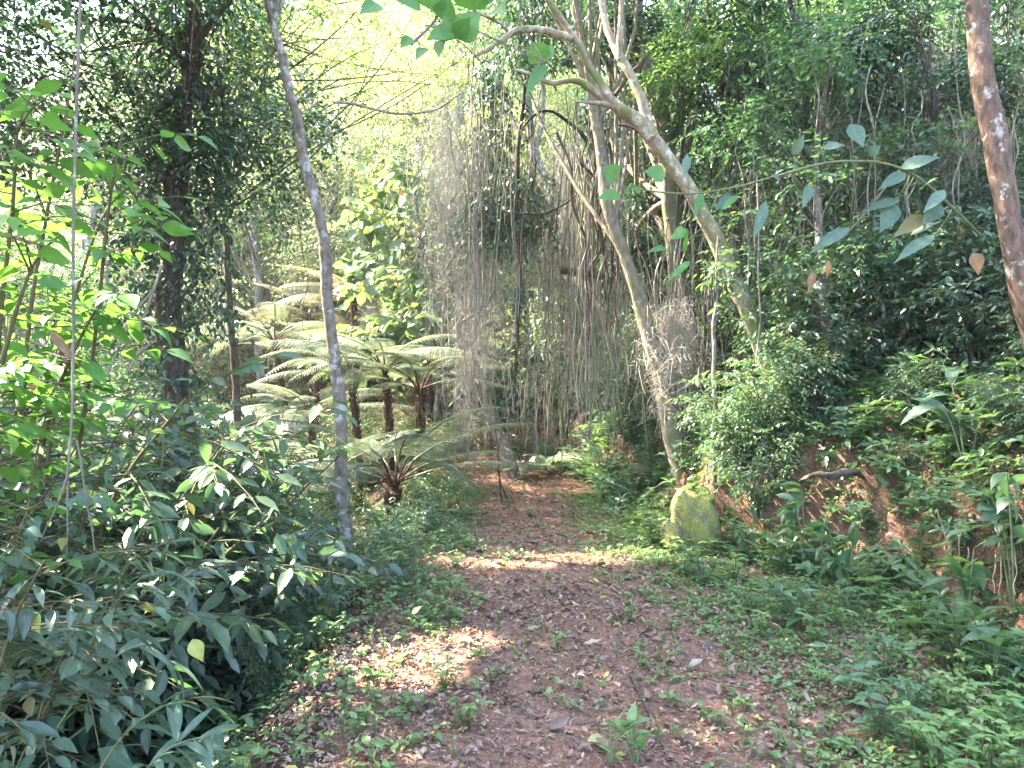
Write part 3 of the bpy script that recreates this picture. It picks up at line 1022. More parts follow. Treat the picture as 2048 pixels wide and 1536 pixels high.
def leafy_creeper(label, boxes, d0, d1, n, m, L, W):
    base = P((boxes[0][0] + boxes[0][1]) / 2, boxes[0][2], (d0 + d1) / 2)
    t = thing("leafy_creeper", label, "creeper", base)
    wb, lb = Off(base), Off(base)
    for xa, xb, ya, yb, w in boxes:
        k = int(n * w)
        st = np.array([P(np.clip(rng.normal((xa + xb) / 2, (xb - xa) * .3), xa - 15, xb + 15), rng.uniform(ya, yb), rng.uniform(d0, d1)) for _ in range(k)])
        spray(lb, wb, st, rand_dirs(k, .4) - Z * .6, rng.uniform(.15, .5, k), 7, L, W, T_MID, .3, hang=.5, keep=open_gap)
        for _ in range(5):
            x = rng.uniform(xa, xb)
            d = rng.uniform(d0, d1)
            c = catmull([P(x + rng.normal() * 12, ya + (yb - ya) * f, d) for f in np.linspace(-.1, 1, 6)], 24)
            tubes(wb, c, np.full((1, 24), .008), 5)
    obj("stem", wb, M['vinedark'], t)
    obj("foliage", lb, M[m], t)


leafy_creeper("dark leafy creeper column hanging right of the grey dead curtain", [(955, 1010, 110, 470, 1.0)], 11.6, 12.6, 420, 'dark', .09, .04)
leafy_creeper("blue grey leafy creeper mass lower on the thick straight liana", [(985, 1085, 330, 470, 1.0), (930, 1010, 390, 480, .5)], 11.0, 12.0, 260, 'blue', .09, .04)
leafy_creeper("grey leaved creeper patch on the slope behind the vine cluster", [(1080, 1190, 570, 690, 1.0)], 13.4, 14.4, 260, 'grey', .10, .05)
leafy_creeper("feathery pale green creeper mound draped over the slope right of it", [(1115, 1180, 560, 680, 1.0)], 12.6, 13.2, 420, 'fern', .05, .016)
leafy_creeper("dark leaved creeper hanging at the top between trunk and fork", [(1000, 1110, -40, 120, 1.0)], 9.5, 11.0, 220, 'dark', .10, .045)

# unseen trees added left of the view to throw shade on trail and thicket
def added_shade_tree(name, label, x, y, h, rc, n):
    base = np.array([x, y, float(H(x, y))])
    t = thing(name, label, "tree", base)
    b = Off(base)
    ln = np.array([base - Z * .2, base + [.1, .1, h * .3], base + [-.1, .2, h * .6], base + [.1, 0, h * .9]])
    trunk(b, ln, [.2, .17, .13, .06], 14, .1, .07)
    obj("trunk", b, M['bark_grey'], t, True)
    cc = []
    for _ in range(n):
        v = rand_dirs(1, .8)[0] * rc * rng.uniform(.3, 1) ** .5
        cc.append(base + [0, 0, h * .78] + v)
    cc = np.array(cc)
    cc = np.array([c for c in cc if not (c[1] > .5 and abs(pix(c)[0] - 1024) < 1024 + 1100 / c[1] and pix(c)[1] > -700 / c[1])])
    branches(t, base, [ln[rng.integers(1, 4)] for _ in cc], cc, .03, M['bark_grey'], True)
    l_ = Off(base)
    crown(l_, None, cc, 1.0, 58, 9, .115, .06, T_FAR, keep=open_gap)
    obj("crown", l_, M['mid'], t)


added_shade_tree("added_shade_tree", "unseen spreading tree added outside the left edge to shade the near trail", -6.6, 3.4, 11.6, 3.6, 80)
added_shade_tree("added_shade_tree", "unseen leafy tree added below the trail beyond the left edge for shade", -8.6, 6.8, 13.0, 3.6, 70)
added_shade_tree("added_shade_tree", "unseen dense tree added just outside the left edge to shade the front trail", -5.0, 5.6, 12.4, 3.0, 105)
added_shade_tree("added_shade_tree", "leafy tree behind the viewer's left shoulder, shading the corner thicket", -4.6, .2, 9.5, 2.3, 60)
added_shade_tree("added_shade_tree", "unseen tall tree added beyond the left thicket for shade", -10.5, 10.5, 13, 3.4, 60)


# ------------------------------------------------------------------ tree ferns
def frond_mesh(name, m, ln=1.5, npin=24, pin=.34, arch=.55, rise=.55, nleaf=20):
    """one twice-divided frond growing along +X, arching over"""
    b = Buf()
    t = np.linspace(0, 1, 14)
    c = np.stack([ln * t * .93, 0 * t, ln * (rise * t - (arch + rise * .45) * t ** 2)], -1)
    tubes(b, c, np.linspace(.014, .003, 14)[None], 5)
    tp = np.linspace(.16, .99, npin)
    pc = np.stack([np.interp(tp, t, c[:, i]) for i in range(3)], -1)
    tg = unit(np.stack([np.interp(tp, t, np.gradient(c[:, i])) for i in range(3)], -1))
    prof = np.sin(np.clip((tp - .08) / .92, 0, 1) ** .75 * np.pi) ** .65
    for sg in (-1, 1):
        sd = np.tile([[0, sg, 0]], (npin, 1)).astype(float)
        ax = unit(sd * .92 + tg * .42 - Z * .08)
        lns = pin * (prof * .95 + .05) * rng.uniform(.9, 1.08, npin)
        up = np.cross(tg, sd) * sg
        tt = np.linspace(.06, 1, nleaf)
        p = pc[:, None] + ax[:, None] * (lns[:, None] * tt)[..., None] - Z * (.22 * lns[:, None] * tt ** 2)[..., None]
        tubes(b, np.stack([pc, pc + ax * lns[:, None] * .5 - Z * .055 * lns[:, None], pc + ax * lns[:, None] - Z * .22 * lns[:, None]], 1), np.array([[.0035, .0025, .0012]]), 3)
        for s2 in (-1, 1):
            la = unit(np.cross(up, ax) * s2)[:, None] * .9 + ax[:, None] * .42
            la = np.broadcast_to(la, p.shape)
            ll = (lns[:, None] * .072 * (1.06 - tt[None] ** 1.6) + .006).ravel()
            nr = np.broadcast_to((up + rng.normal(size=up.shape) * .1)[:, None], p.shape)
            leaves(b, p.reshape(-1, 3), la.reshape(-1, 3), nr.reshape(-1, 3), ll, ll * .5 + .004, T_FAR, .1, np.clip(np.repeat(rng.random(npin), nleaf) * .5 + rng.random(npin * nleaf) * .4, 0, 1))
    return b.mesh(name, m)


FR = [frond_mesh("frond", M['fern'], 1.65, 28, .29, .22, .36), frond_mesh("frond", M['fern'], 1.5, 26, .27, .38, .42), frond_mesh("frond", M['fern'], 1.75, 30, .30, .14, .30)]
FRW = [frond_mesh("frond", M['fern_lit'], 1.6, 24, .36, .16, .34), frond_mesh("frond", M['fern_lit'], 1.5, 24, .34, .24, .34)]
FRD = frond_mesh("dead_frond", M['dead'], 1.1, 14, .16, 1.3, .0, 6)


def tree_fern(label, crown_px, base_px, d, r, size, n, warm=False, tiltx=0, azs=None, up=0.0, group="tree ferns"):
    top = P(*crown_px, d)
    bot = P(*base_px, d)
    gz = float(H(bot[0], bot[1]))
    base = np.array([bot[0], bot[1], gz])
    t = thing("tree_fern", label, "tree fern", base, group)
    b = Off(base)
    mid = (top + bot) / 2 + [rng.normal() * .04, rng.normal() * .04, 0]
    trunk(b, [np.array([bot[0], bot[1], min(gz, bot[2]) - .15]), bot + [0, 0, .02], mid, top], [r * .82, r * .70, r * .62, r * .80], 12, .035, .16)
    # old leaf bases stand out from the trunk
    c = catmull([np.array([bot[0], bot[1], gz]), bot, mid, top], 260)
    k = rng.integers(10, 258, 240)
    dd = rand_dirs(240, .2)
    st = c[k] + dd * r * .6
    tubes(b, np.stack([st, st + dd * r * .25 + Z * .03, st + dd * r * .32 + Z * .075], 1), np.array([[.012, .009, .003]]), 4)
    obj("trunk", b, M['fibre'], t, False)
    b = Off(base)
    off = rng.uniform(0, 6.28)
    az = azs if azs is not None else [off + i * 2.3999 for i in range(n)]
    for i, a in enumerate(az):
        lift = -.22 - up + .36 * (i / max(len(az) - 1, 1)) + rng.normal() * .07
        dirv = np.array([math.cos(a), math.sin(a), 0])
        e = top + dirv * (.20 + .12 * (i / max(len(az) - 1, 1))) * size + Z * (.40 - .24 * (i / max(len(az) - 1, 1)) + rng.normal() * .03) * size
        tubes(b, catmull([top - Z * .06, top + dirv * .06 + Z * .12 * size, e], 6), np.array([[.022, .019, .017, .015, .014, .013]]), 5)
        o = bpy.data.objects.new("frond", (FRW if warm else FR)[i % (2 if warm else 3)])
        COL.objects.link(o)
        o.parent = t
        o.location = [float(v) for v in (e - base)]
        o.rotation_euler = (rng.normal() * .22, lift, a)
        q = size * rng.uniform(.85, 1.12)
        o.scale = (q, q, q)
    obj("stalk", b, M['fibre'], t)
    for i in range(2):
        o = bpy.data.objects.new("dead_frond", FRD)
        COL.objects.link(o)
        o.parent = t
        o.location = [float(v) for v in (top - base - Z * .05)]
        o.rotation_euler = (rng.normal() * .2, .5, off + i * 2.1)
        o.scale = (size * .5,) * 3
    return t


tree_fern("tall tree fern with sun-tinted fronds highest of the fern group", (706, 610), (728, 790), 18.5, .10, 1.15, 14, True)
tree_fern("slim tree fern standing apart behind the slender trunk on its left", (550, 692), (578, 870), 16.5, .085, 1.05, 13)
tree_fern("dark trunked tree fern right beside the slender pale trunk", (702, 762), (718, 925), 13.6, .085, 1.0, 13)
tree_fern("middle tree fern of the group with a tall dark bare trunk", (770, 752), (783, 900), 13.2, .085, 1.05, 14)
tree_fern("short dark trunked tree fern nearest the dry vine curtain", (840, 792), (842, 880), 13.0, .09, 1.0, 14, up=.05)
tree_fern("low tree fern spreading its fronds over the trail edge", (790, 985), (790, 1030), 10.4, .12, 1.15, 16, up=.08)
tree_fern("low tree fern tucked behind the spreading one at the gully edge", (665, 960), (665, 1010), 11.6, .11, 1.0, 13, up=.05)
tree_fern("tree fern half hidden by the slender trunk, with dull fronds", (622, 850), (630, 940), 15.0, .09, 1.1, 13)
tree_fern("pale tree fern deep in the gully behind the fern group", (860, 700), (860, 790), 17.0, .09, 1.15, 13)
tree_fern("little tree fern far down the gully on the left", (470, 700), (480, 860), 19.5, .09, 1.0, 12)

tree_fern("upper tree fern left of the highest one, fronds tinted as if sunlit", (620, 650), (632, 780), 20.5, .10, 1.15, 13, True)

# ------------------------------------------------------------------ boulder, stump, log
def boulder():
    c = P(1392, 1078, 6.95)
    base = np.array([c[0], c[1], float(H(c[0], c[1]))])
    t = thing("mossy_boulder", "yellow green mossy boulder at the foot of the bank on the trail's right", "boulder", base)
    for (dx, dy, sx, sy, sz, lean, ph) in ((.05, .0, .165, .19, .29, .12, 0), (-.06, .07, .14, .19, .33, .10, 2), (-.19, .02, .11, .15, .16, .5, 4)):
        nu, nv = 54, 40
        u, v = np.meshgrid(np.linspace(0, 2 * np.pi, nu, endpoint=False), np.linspace(.02, np.pi - .02, nv))
        p = np.stack([np.sin(v) * np.cos(u), np.sin(v) * np.sin(u), np.cos(v)], -1)
        n = 1 + .10 * wob(p[..., 0] * 2 + ph, p[..., 1] * 2 + p[..., 2] * 2, 1.3, ph) + .07 * wob(p[..., 0] * 3, p[..., 2] * 3 + p[..., 1], 2.1, ph + 1) + .035 * wob(p[..., 0] * 9 + ph, p[..., 2] * 9 + p[..., 1] * 7, 1.2, ph) + .02 * rng.normal(size=u.shape)
        p = np.sign(p) * np.abs(p) ** .88 * n[..., None] * [sx, sy, sz]
        p[..., 0] += -lean * p[..., 2] * .5
        p += [dx, dy, sz * .78 - .03]
        i = np.arange(nv - 1)[:, None] * nu
        j = np.arange(nu)[None]
        j2 = (j + 1) % nu
        b = Buf()
        b.add(p.reshape(-1, 3), np.stack([i + j, i + j2, i + nu + j2, i + nu + j], -1).reshape(-1, 4))
        obj("rock", b, M['rock'], t, True)


boulder()


def log(name, label, cat, pts, d, r, m, lump=.12):
    ln = px_line(pts, d)
    base = ln[0]
    t = Off(base)
    trunk(t, ln, r, 12, .04, lump, .005)
    o = obj(name, t, m, None, True)
    o.location = [float(v) for v in base]
    tag(o, label, cat)
    return o


log("fallen_log", "short brown log stuck crosswise among the hanging vines", "log", [(1122, 540), (1150, 545), (1180, 547), (1205, 552)], 11.5, [.05, .055, .055, .05], M['bark_dark'])
log("dead_root", "dark rotten root lying along the top of the red bank", "root", [(1600, 962), (1630, 948), (1660, 952), (1690, 944), (1712, 946), (1735, 962)], [6.45, 6.2, 6.12, 6.14, 6.25, 6.5], [.010, .022, .028, .024, .02, .012], M['bark_dark'], .28)
log("branch_stub", "small black stub of branch lying on the far trail", "branch", [(928, 1008), (938, 1001), (950, 998)], 10.6, [.02, .03, .022], M['bark_dark'])


def hm(x, y):
    """height of the near ground mesh"""
    x, y = np.ravel(x), np.ravel(y)
    s, yy = s_exact(x, y)
    be = bank_edge(yy)
    z = h_exact(x, y) + 0.010 * wob(x, y, 13, 2) + 0.008 * wob(x, y, 23, 4)
    return z + sst(0, .3, s - be) * (1 - sst(.9, 1.6, s - be)) * 0.06 * wob(x, y, 6, 1)


# ------------------------------------------------------------------ hanging vines and lianas
def vine(name, label, cat, line, r, m, sway=.012, group=None, sides=7, twigs=0, leafm=None):
    base = np.array(line[0], float)
    t = Off(base)
    c, _ = trunk(t, line, r, sides, .09, .06, sway)
    if twigs:
        k = rng.integers(3, len(c) - 2, twigs)
        d = rand_dirs(twigs, .4)
        tubes(t, np.stack([c[k], c[k] + d * .12 - Z * .02, c[k] + d * .2 - Z * .12], 1), np.array([[.004, .003, .0015]]), 3)
    o = obj(name, t, m, None, True)
    o.location = [float(v) for v in base]
    if label:
        tag(o, label, cat, group)
    if leafm:
        l_ = Off(base)
        k = rng.integers(2, len(c) - 1, leafm[1])
        spray(l_, None, c[k], rand_dirs(len(k), .5) - Z * .5, .22, 4, leafm[2], leafm[3], T_MID, .3, hang=.5)
        obj("foliage", l_, M[leafm[0]], o)
    return o


vine("liana", "thick dark liana hanging straight with small leaf clumps, left of the vine cluster", "liana", px_line([(1046, -60), (1046, 60), (1046, 160), (1042, 260), (1038, 320), (1035, 430), (1036, 540), (1036, 620), (1034, 720), (1032, 800), (1032, 870)], 11.0), [.016, .022, .026, .03, .032, .03, .026, .024, .022, .02, .016], M['vinedark'], .02, twigs=30, leafm=('dark', 130, .10, .042))
vine("liana", "dark liana looping down and back up right of the thick straight one", "liana", px_line([(968, 400), (990, 418), (1020, 426), (1050, 428), (1085, 428), (1120, 415), (1150, 393), (1175, 365), (1190, 340), (1196, 300)], 10.8), [.010, .014, .015, .016, .016, .015, .014, .014, .012, .010], M['vinedark'], .008, twigs=8)
vine("liana", "arched dark branch-like liana joining the trunk behind the vines", "liana", px_line([(1040, 265), (1050, 248), (1072, 228), (1100, 222), (1130, 240), (1160, 265), (1185, 300)], 10.9), [.012, .016, .02, .022, .025, .03, .034], M['vinedark'], .008, twigs=12)
vine("liana", "short wavy hook shaped liana hanging under the arched one", "liana", px_line([(1066, 236), (1062, 256), (1064, 270), (1052, 282), (1046, 284)], 10.85), .012, M['vinedark'], .0)
vine("liana", "pale curved vine swinging left and down in front of the dry curtain", "liana", px_line([(978, 505), (988, 540), (988, 580), (978, 605), (955, 625), (930, 640), (918, 652), (916, 680)], 11.2), [.010, .012, .013, .013, .013, .013, .012, .010], M['vine'], .0)
vine("liana", "thin green vine sagging sideways across the dry curtain", "liana", px_line([(916, 672), (940, 690), (975, 708), (1010, 716), (1050, 712), (1090, 704), (1130, 702)], 11.1), .008, M['vine'], .0)
vine("liana", "sagging bare branch strung between the slender trunk and the vines", "liana", px_line([(668, 205), (700, 206), (735, 215), (780, 226), (825, 227), (870, 220), (895, 205), (915, 190), (935, 175)], 8.0), [.012, .014, .014, .013, .012, .011, .010, .008, .005], M['vine'], .004, twigs=8)
vine("liana", "black liana ending in mid air above the far trail", "liana", px_line([(990, 860), (996, 905), (997, 950), (1000, 1000), (1005, 1038)], 10.2), [.007, .009, .010, .008, .005], M['vinedark'], .016, twigs=5)
vine("liana", "black liana tail curving along to the right above the trail", "liana", px_line([(996, 935), (1003, 970), (1018, 1003), (1037, 1024), (1065, 1026)], 10.2), [.009, .010, .010, .009, .005], M['vinedark'], .004)
vine("liana", "dark climbing stem crossing behind the fork of the leaning tree", "liana", px_line([(1230, 190), (1248, 165), (1262, 145), (1280, 130), (1292, 112), (1288, 98)], 8.6), [.022, .026, .024, .022, .024, .012], M['vinedark'], .002)
vine("liana", "dark twisted stem hanging below the fork of the leaning tree", "liana", px_line([(1240, 250), (1255, 252), (1275, 262), (1292, 280)], 8.4), .013, M['vinedark'], .002)
vine("hanging_vine", "long grey vine with a forked frayed end hanging at the far left", "vine", px_line([(164, -60), (160, 60), (157, 150), (152, 280), (148, 400), (146, 520), (147, 640), (145, 740), (143, 830), (138, 900), (131, 960), (100, 1040), (82, 1072)], 2.35), [.004, .0045, .005, .0045, .0045, .0045, .0045, .0045, .004, .004, .0035, .003, .002], M['bark_grey'], .003)
vine("hanging_vine", "short thin frayed strand splitting off the long grey vine", "vine", px_line([(142, 850), (137, 920), (134, 985), (135, 1060), (134, 1110)], 2.36), [.003, .003, .0025, .002, .0015], M['bark_grey'], .003)
vine("hanging_vine", "thin pale dangling strand below the long leaf on the left", "vine", px_line([(155, 880), (165, 930), (175, 1000), (188, 1060), (192, 1100)], 2.4), [.003, .003, .003, .0028, .002], M['bark_grey'], .003)
for pts, lab in (([(215, 745), (245, 680), (270, 625), (305, 585)], "pale bare stick leaning up out of the left thicket"),
                 ([(232, 740), (258, 690), (285, 640), (300, 600), (326, 530)], "longer pale stick leaning beside the first in the left thicket"),
                 ([(212, 745), (212, 640), (215, 520)], "upright bare brown stick in the left thicket"),
                 ([(255, 745), (275, 710), (300, 690)], "short pale stick slanting low in the left thicket"),
                 ([(20, 640), (60, 680), (100, 700), (140, 730)], "dry drooping stem arching at the far left edge")):
    vine("bare_stick", lab, "stick", px_line(pts, 5.6), .010, M['vine'], .002)

groups = [
    # x range, y top range, y bottom range, depth, n, radius, material, desc, group
    ((1140, 1262), (150, 330), (690, 900), (9.9, 10.9), 34, (.006, .015), 'vine', "straight brown vine in the dense cluster", "vines of the dense hanging cluster"),
    ((1165, 1235), (230, 330), (480, 720), (9.8, 10.4), 12, (.010, .02), 'vinedark', "dark vine in the dense cluster", "dark vines of the dense hanging cluster"),
    ((930, 1080), (20, 340), (560, 960), (10.4, 11.8), 34, (.004, .011), 'vine', "long thin pale vine hanging straight", "thin vines left of the dense cluster"),
    ((1050, 1160), (200, 560), (740, 960), (11.2, 12.8), 34, (.004, .012), 'vine', "thin brown vine reaching the slope", "vines over the slope at the bend"),
    ((1255, 1450), (360, 600), (740, 910), (8.9, 10.8), 46, (.004, .012), 'vine', "thin straight vine behind the leaning trunks", "vines behind the leaning trunks"),
    ((1440, 1720), (40, 380), (440, 680), (8.3, 10.5), 40, (.004, .011), 'vine', "thin brown vine in the hillside thicket", "vines of the hillside thicket"),
    ((1700, 2040), (-20, 240), (380, 640), (7.2, 9.5), 30, (.004, .010), 'vine', "thin vine beside the reddish trunk", "vines near the reddish trunk"),
    ((640, 900), (40, 260), (380, 560), (13, 17), 20, (.005, .011), 'vine', "thin hanging strand in front of the sunny trees", "vines before the sunny trees"),
    ((400, 620), (330, 450), (600, 700), (12, 16), 10, (.005, .011), 'vinedark', "thin dark strand hanging over the gully", "vines over the gully"),
]
for xr, y0r, y1r, dr, n, rr, m, desc, grp in groups:
    for i in range(n):
        x = rng.uniform(*xr)
        d = rng.uniform(*dr)
        ya, yb = rng.uniform(*y0r), rng.uniform(*y1r)
        dx = rng.normal() * 26
        ns = 6
        pts = [(x + dx * (1 - k / ns) ** 2 + rng.normal() * 6, ya + (yb - ya) * k / ns) for k in range(ns + 1)]
        ln = px_line(pts, [d + rng.normal() * .04 for _ in pts])
        r = rng.uniform(*rr)
        o = vine("hanging_vine", None, "vine", ln, np.linspace(r, r * .7, ns + 1), M['vinegreen'] if rng.random() < .15 else M[m], .018, sides=6, twigs=int(rng.integers(0, 9)))
        later_label(o, desc, "vine", grp, ln[3])


def dry_curtain(name, label, boxes, n, d0, d1, seed_r=.0035):
    """a mass of dead creeper strands, matted and frayed"""
    base = P((boxes[0][0] + boxes[0][1]) / 2, boxes[0][2], (d0 + d1) / 2)
    t = Off(base)
    for (xa, xb, ya, yb, w) in boxes:
        m = int(n * w)
        x = np.clip(rng.normal((xa + xb) / 2, (xb - xa) * .27, m), xa - 20, xb + 20)
        d = rng.uniform(d0, d1, m)
        y0 = ya + np.abs(rng.normal(0, .28, m)) * (yb - ya)
        y1 = np.minimum(y0 + rng.uniform(.2, .75, m) * (yb - ya), yb + 15)
        K = 9
        u = np.linspace(0, 1, K)
        xx = x[:, None] + np.cumsum(rng.normal(0, 5.5, (m, K)), 1) + rng.normal(0, 16, m)[:, None] * u
        yy = y0[:, None] + (y1 - y0)[:, None] * u
        dd = d[:, None] + np.cumsum(rng.normal(0, .015, (m, K)), 1)
        pts = np.stack([(xx - CX) / F * dd, dd, CAMZ - (yy - CY) / F * dd], -1)
        tubes(t, pts, rng.uniform(.5, 1.6, m)[:, None] * seed_r * np.linspace(1, .5, K), 3)
        # frayed side shoots, hooked and tangled
        q_ = 9
        k = rng.integers(0, m, m * q_)
        j = rng.integers(1, K - 1, m * q_)
        s0 = pts[k, j] + rng.normal(size=(m * q_, 3)) * .03
        dd_ = rand_dirs(m * q_, .9)
        ll = rng.gamma(2.2, .075, m * q_)[:, None]
        tubes(t, np.stack([s0, s0 + dd_ * ll * .5, s0 + dd_ * ll * .75 + rng.normal(size=dd_.shape) * ll * .3 - Z * ll * .3, s0 + dd_ * ll * .9 + rng.normal(size=dd_.shape) * ll * .35 - Z * ll * .55], 1), np.array([[.0026, .0022, .0018, .001]]), 3)
    o = obj(name, t, M['dry'])
    o.location = [float(v) for v in base]
    tag(o, label, "dead creeper")
    return o


dry_curtain("dry_creeper", "tall matted curtain of grey dead creepers hanging beside the fern group", [(870, 1010, 300, 940, 1.0), (915, 950, 620, 955, .2), (830, 980, 230, 640, .5)], 190, 11.2, 13.0)
dry_curtain("dry_creeper", "wispy dry creeper matting strung over the mossy leaning trunk", [(1310, 1375, 590, 830, 1.0)], 110, 9.0, 9.3, .0028)
dry_curtain("dry_creeper", "faint grey creeper veil hanging from the branch above the sunny gully", [(860, 930, 150, 500, 1.0)], 150, 13, 14, .0035)
dry_curtain("dry_creeper", "dry tangle of stems hanging in the thicket below the arched liana", [(1080, 1190, 260, 560, 1.0)], 110, 13.2, 14.4, .004)
dry_curtain("dry_creeper", "bare dry stems tangled on the sunny hillside right of the fork", [(1640, 1760, 190, 420, 1.0)], 120, 9.4, 10.4, .004)
dry_curtain("dry_creeper", "dry stem tangle hanging under the tall sun-tinted tree fern", [(715, 800, 600, 690, 1.0)], 90, 18.6, 19.4, .005)
dry_curtain("dry_creeper", "thin dry tangle over the slope left of the mossy leaning trunk", [(1130, 1290, 560, 850, 1.0)], 70, 11.6, 12.6, .003)
dry_curtain("dry_creeper", "dry thread-like stems hanging in front of the dark hillside thicket", [(1420, 1620, 330, 620, 1.0)], 90, 9.6, 10.6, .0032)

dry_curtain("dry_creeper", "grey twiggy tangle of dead stems filling the upper hillside by the reddish trunk", [(1720, 1960, 60, 560, 1.0)], 230, 8.2, 10.2, .003)
dry_curtain("dry_creeper", "fine dry twig tangle hanging between the fork and the hillside crowns", [(1400, 1640, 40, 420, 1.0)], 200, 9.4, 11.5, .003)
dry_curtain("dry_creeper", "loose dry stems hanging straight between the curtain and the dense cluster", [(985, 1290, 300, 900, 1.0)], 110, 11.0, 12.6, .003)


# ------------------------------------------------------------------ shrub and herb prototypes, all with their base at the origin
def shrub_proto(name, m, h, spread, nst, ntw, nl, L, W, tm=T_MID, droop=.25, hang=.25, tlen=.4, lowest=.2, stemm='stemg', srad=.012):
    r = thing(name, "x", "shrub")
    wb, lb = Buf(), Buf()
    st, dr, tn = [], [], []
    for i in range(nst):
        a = i * 2.399 + rng.uniform(-.4, .4)
        sp = spread * rng.uniform(.3, 1)
        hh = h * rng.uniform(.6, 1)
        ctrl = np.array([[0, 0, -.12], [math.cos(a) * sp * .25, math.sin(a) * sp * .25, hh * .4], [math.cos(a) * sp * .6, math.sin(a) * sp * .6, hh * .75], [math.cos(a + .2) * sp, math.sin(a + .2) * sp, hh * .97]])
        c = catmull(ctrl, 16)
        tubes(wb, c, np.linspace(srad, srad * .3, 16)[None], 5)
        u = rng.uniform(lowest, 1, ntw)
        p = np.stack([np.interp(u, np.linspace(0, 1, 16), c[:, k]) for k in range(3)], -1)
        d = rand_dirs(ntw, .5) + np.array([math.cos(a), math.sin(a), .35]) * .45
        st.append(p)
        dr.append(d)
        tn.append(np.clip(u * .5 + rng.random(ntw) * .4 + rng.normal() * .1, 0, 1))
    spray(lb, wb, np.concatenate(st), np.concatenate(dr), tlen * rng.uniform(.5, 1.1, nst * ntw), nl, L, W, tm, droop, .003, hang=hang, rnd=np.concatenate(tn))
    obj("stem", wb, M[stemm], r, True)
    obj("foliage", lb, M[m], r)
    r.location = (0, -200, 0)
    return r


def herb_proto(name, m, h, nst, nl, L, W, tm, stemm='stemg', curl=.3):
    """stems from one root with pairs of broad leaves"""
    r = thing(name, "x", "plant")
    wb, lb = Buf(), Buf()
    for i in range(nst):
        a = i * 2.4 + rng.uniform(-.5, .5)
        out = rng.uniform(.15, .6) * h
        hh = h * rng.uniform(.55, 1)
        c = catmull([[0, 0, -.05], [math.cos(a) * out * .4, math.sin(a) * out * .4, hh * .55], [math.cos(a) * out, math.sin(a) * out, hh]], 9)
        tubes(wb, c, np.linspace(.006, .003, 9)[None] * (h / .4) ** .5, 4)
        for j in range(nl):
            u = .35 + .65 * j / max(nl - 1, 1)
            p = np.array([np.interp(u, np.linspace(0, 1, 9), c[:, k]) for k in range(3)])
            n2 = 2 if j < nl - 1 else 4
            for k in range(n2):
                aa = a + j * 1.57 + k * 6.2832 / n2 + rng.normal() * .25
                ax = np.array([math.cos(aa), math.sin(aa), rng.uniform(.05, .55)])
                s = rng.uniform(.6, 1.1) * (1 if j < nl - 1 else .8)
                leaves(lb, p[None], ax[None], (Z + rng.normal(size=3) * .25)[None], L * s, W * s, tm, curl * rng.uniform(.5, 1.4), np.array([rng.random()]))
    obj("stem", wb, M[stemm], r, True)
    obj("foliage", lb, M[m], r)
    r.location = (0, -200, 0)
    return r


def culm_proto(name, m, h, nst, L, W):
    """slender arching canes with fans of narrow drooping leaves"""
    r = thing(name, "x", "plant")
    wb, lb = Buf(), Buf()
    for i in range(nst):
        a = i * 2.4 + rng.uniform(-.5, .5)
        out = rng.uniform(.25, .8) * h
        hh = h * rng.uniform(.5, 1)
        c = catmull([[0, 0, -.05], [math.cos(a) * out * .3, math.sin(a) * out * .3, hh * .6], [math.cos(a) * out, math.sin(a) * out, hh * .92]], 10)
        tubes(wb, c, np.linspace(.005, .002, 10)[None], 4)
        for u in (.55, .75, .9, 1.0):
            p = np.array([np.interp(u, np.linspace(0, 1, 10), c[:, k]) for k in range(3)])
            n = 6
            aa = a + np.linspace(-1.1, 1.1, n) + rng.normal(size=n) * .2
            ax = np.stack([np.cos(aa), np.sin(aa), rng.uniform(-.35, .25, n)], -1)
            leaves(lb, np.tile(p, (n, 1)), ax, Z + rng.normal(size=(n, 3)) * .35, L * rng.uniform(.6, 1.1, n), W * rng.uniform(.8, 1.2, n), T_LANCE, .35)
    obj("stem", wb, M['stemg'], r, True)
    obj("foliage", lb, M[m], r)
    r.location = (0, -200, 0)
    return r


PRO = {
    'dark': [shrub_proto("dark_shrub", 'dark', 1.25, .65, 9, 30, 10, .066, .029, tlen=.36, hang=.2) for _ in range(2)],
    'blue': [shrub_proto("dull_shrub", 'blue', 1.35, .7, 8, 26, 9, .080, .036, T_MID, tlen=.42) for _ in range(2)],
    'mid': [shrub_proto("green_shrub", 'mid', 1.4, .75, 8, 26, 9, .076, .034, tlen=.42) for _ in range(2)],
    'sun': [shrub_proto("sunny_shrub", 'sun', 1.5, .8, 8, 20, 8, .11, .05, tlen=.5)],
    'wispy': [shrub_proto("wispy_shrub", 'mid', 2.0, .75, 8, 30, 10, .052, .017, tlen=.40, droop=.1, hang=.1, stemm='vinedark', srad=.009) for _ in range(2)],
    'grey': [shrub_proto("grey_leaved_shrub", 'grey', 1.3, .6, 6, 11, 6, .16, .085, T_HEART, tlen=.45, hang=.5)],
    'herb': [herb_proto("ribbed_herb", 'herb', .42, 6, 3, .17, .065, T_LANCE) for _ in range(3)],
    'low': [herb_proto("leafy_herb", 'seed', .22, 6, 3, .085, .04, T_OVATE) for _ in range(3)],
    'culm': [culm_proto("bamboo_grass", 'bamboo', .75, 9, .17, .022) for _ in range(3)],
    'fernlet': [],
}
PIN = []
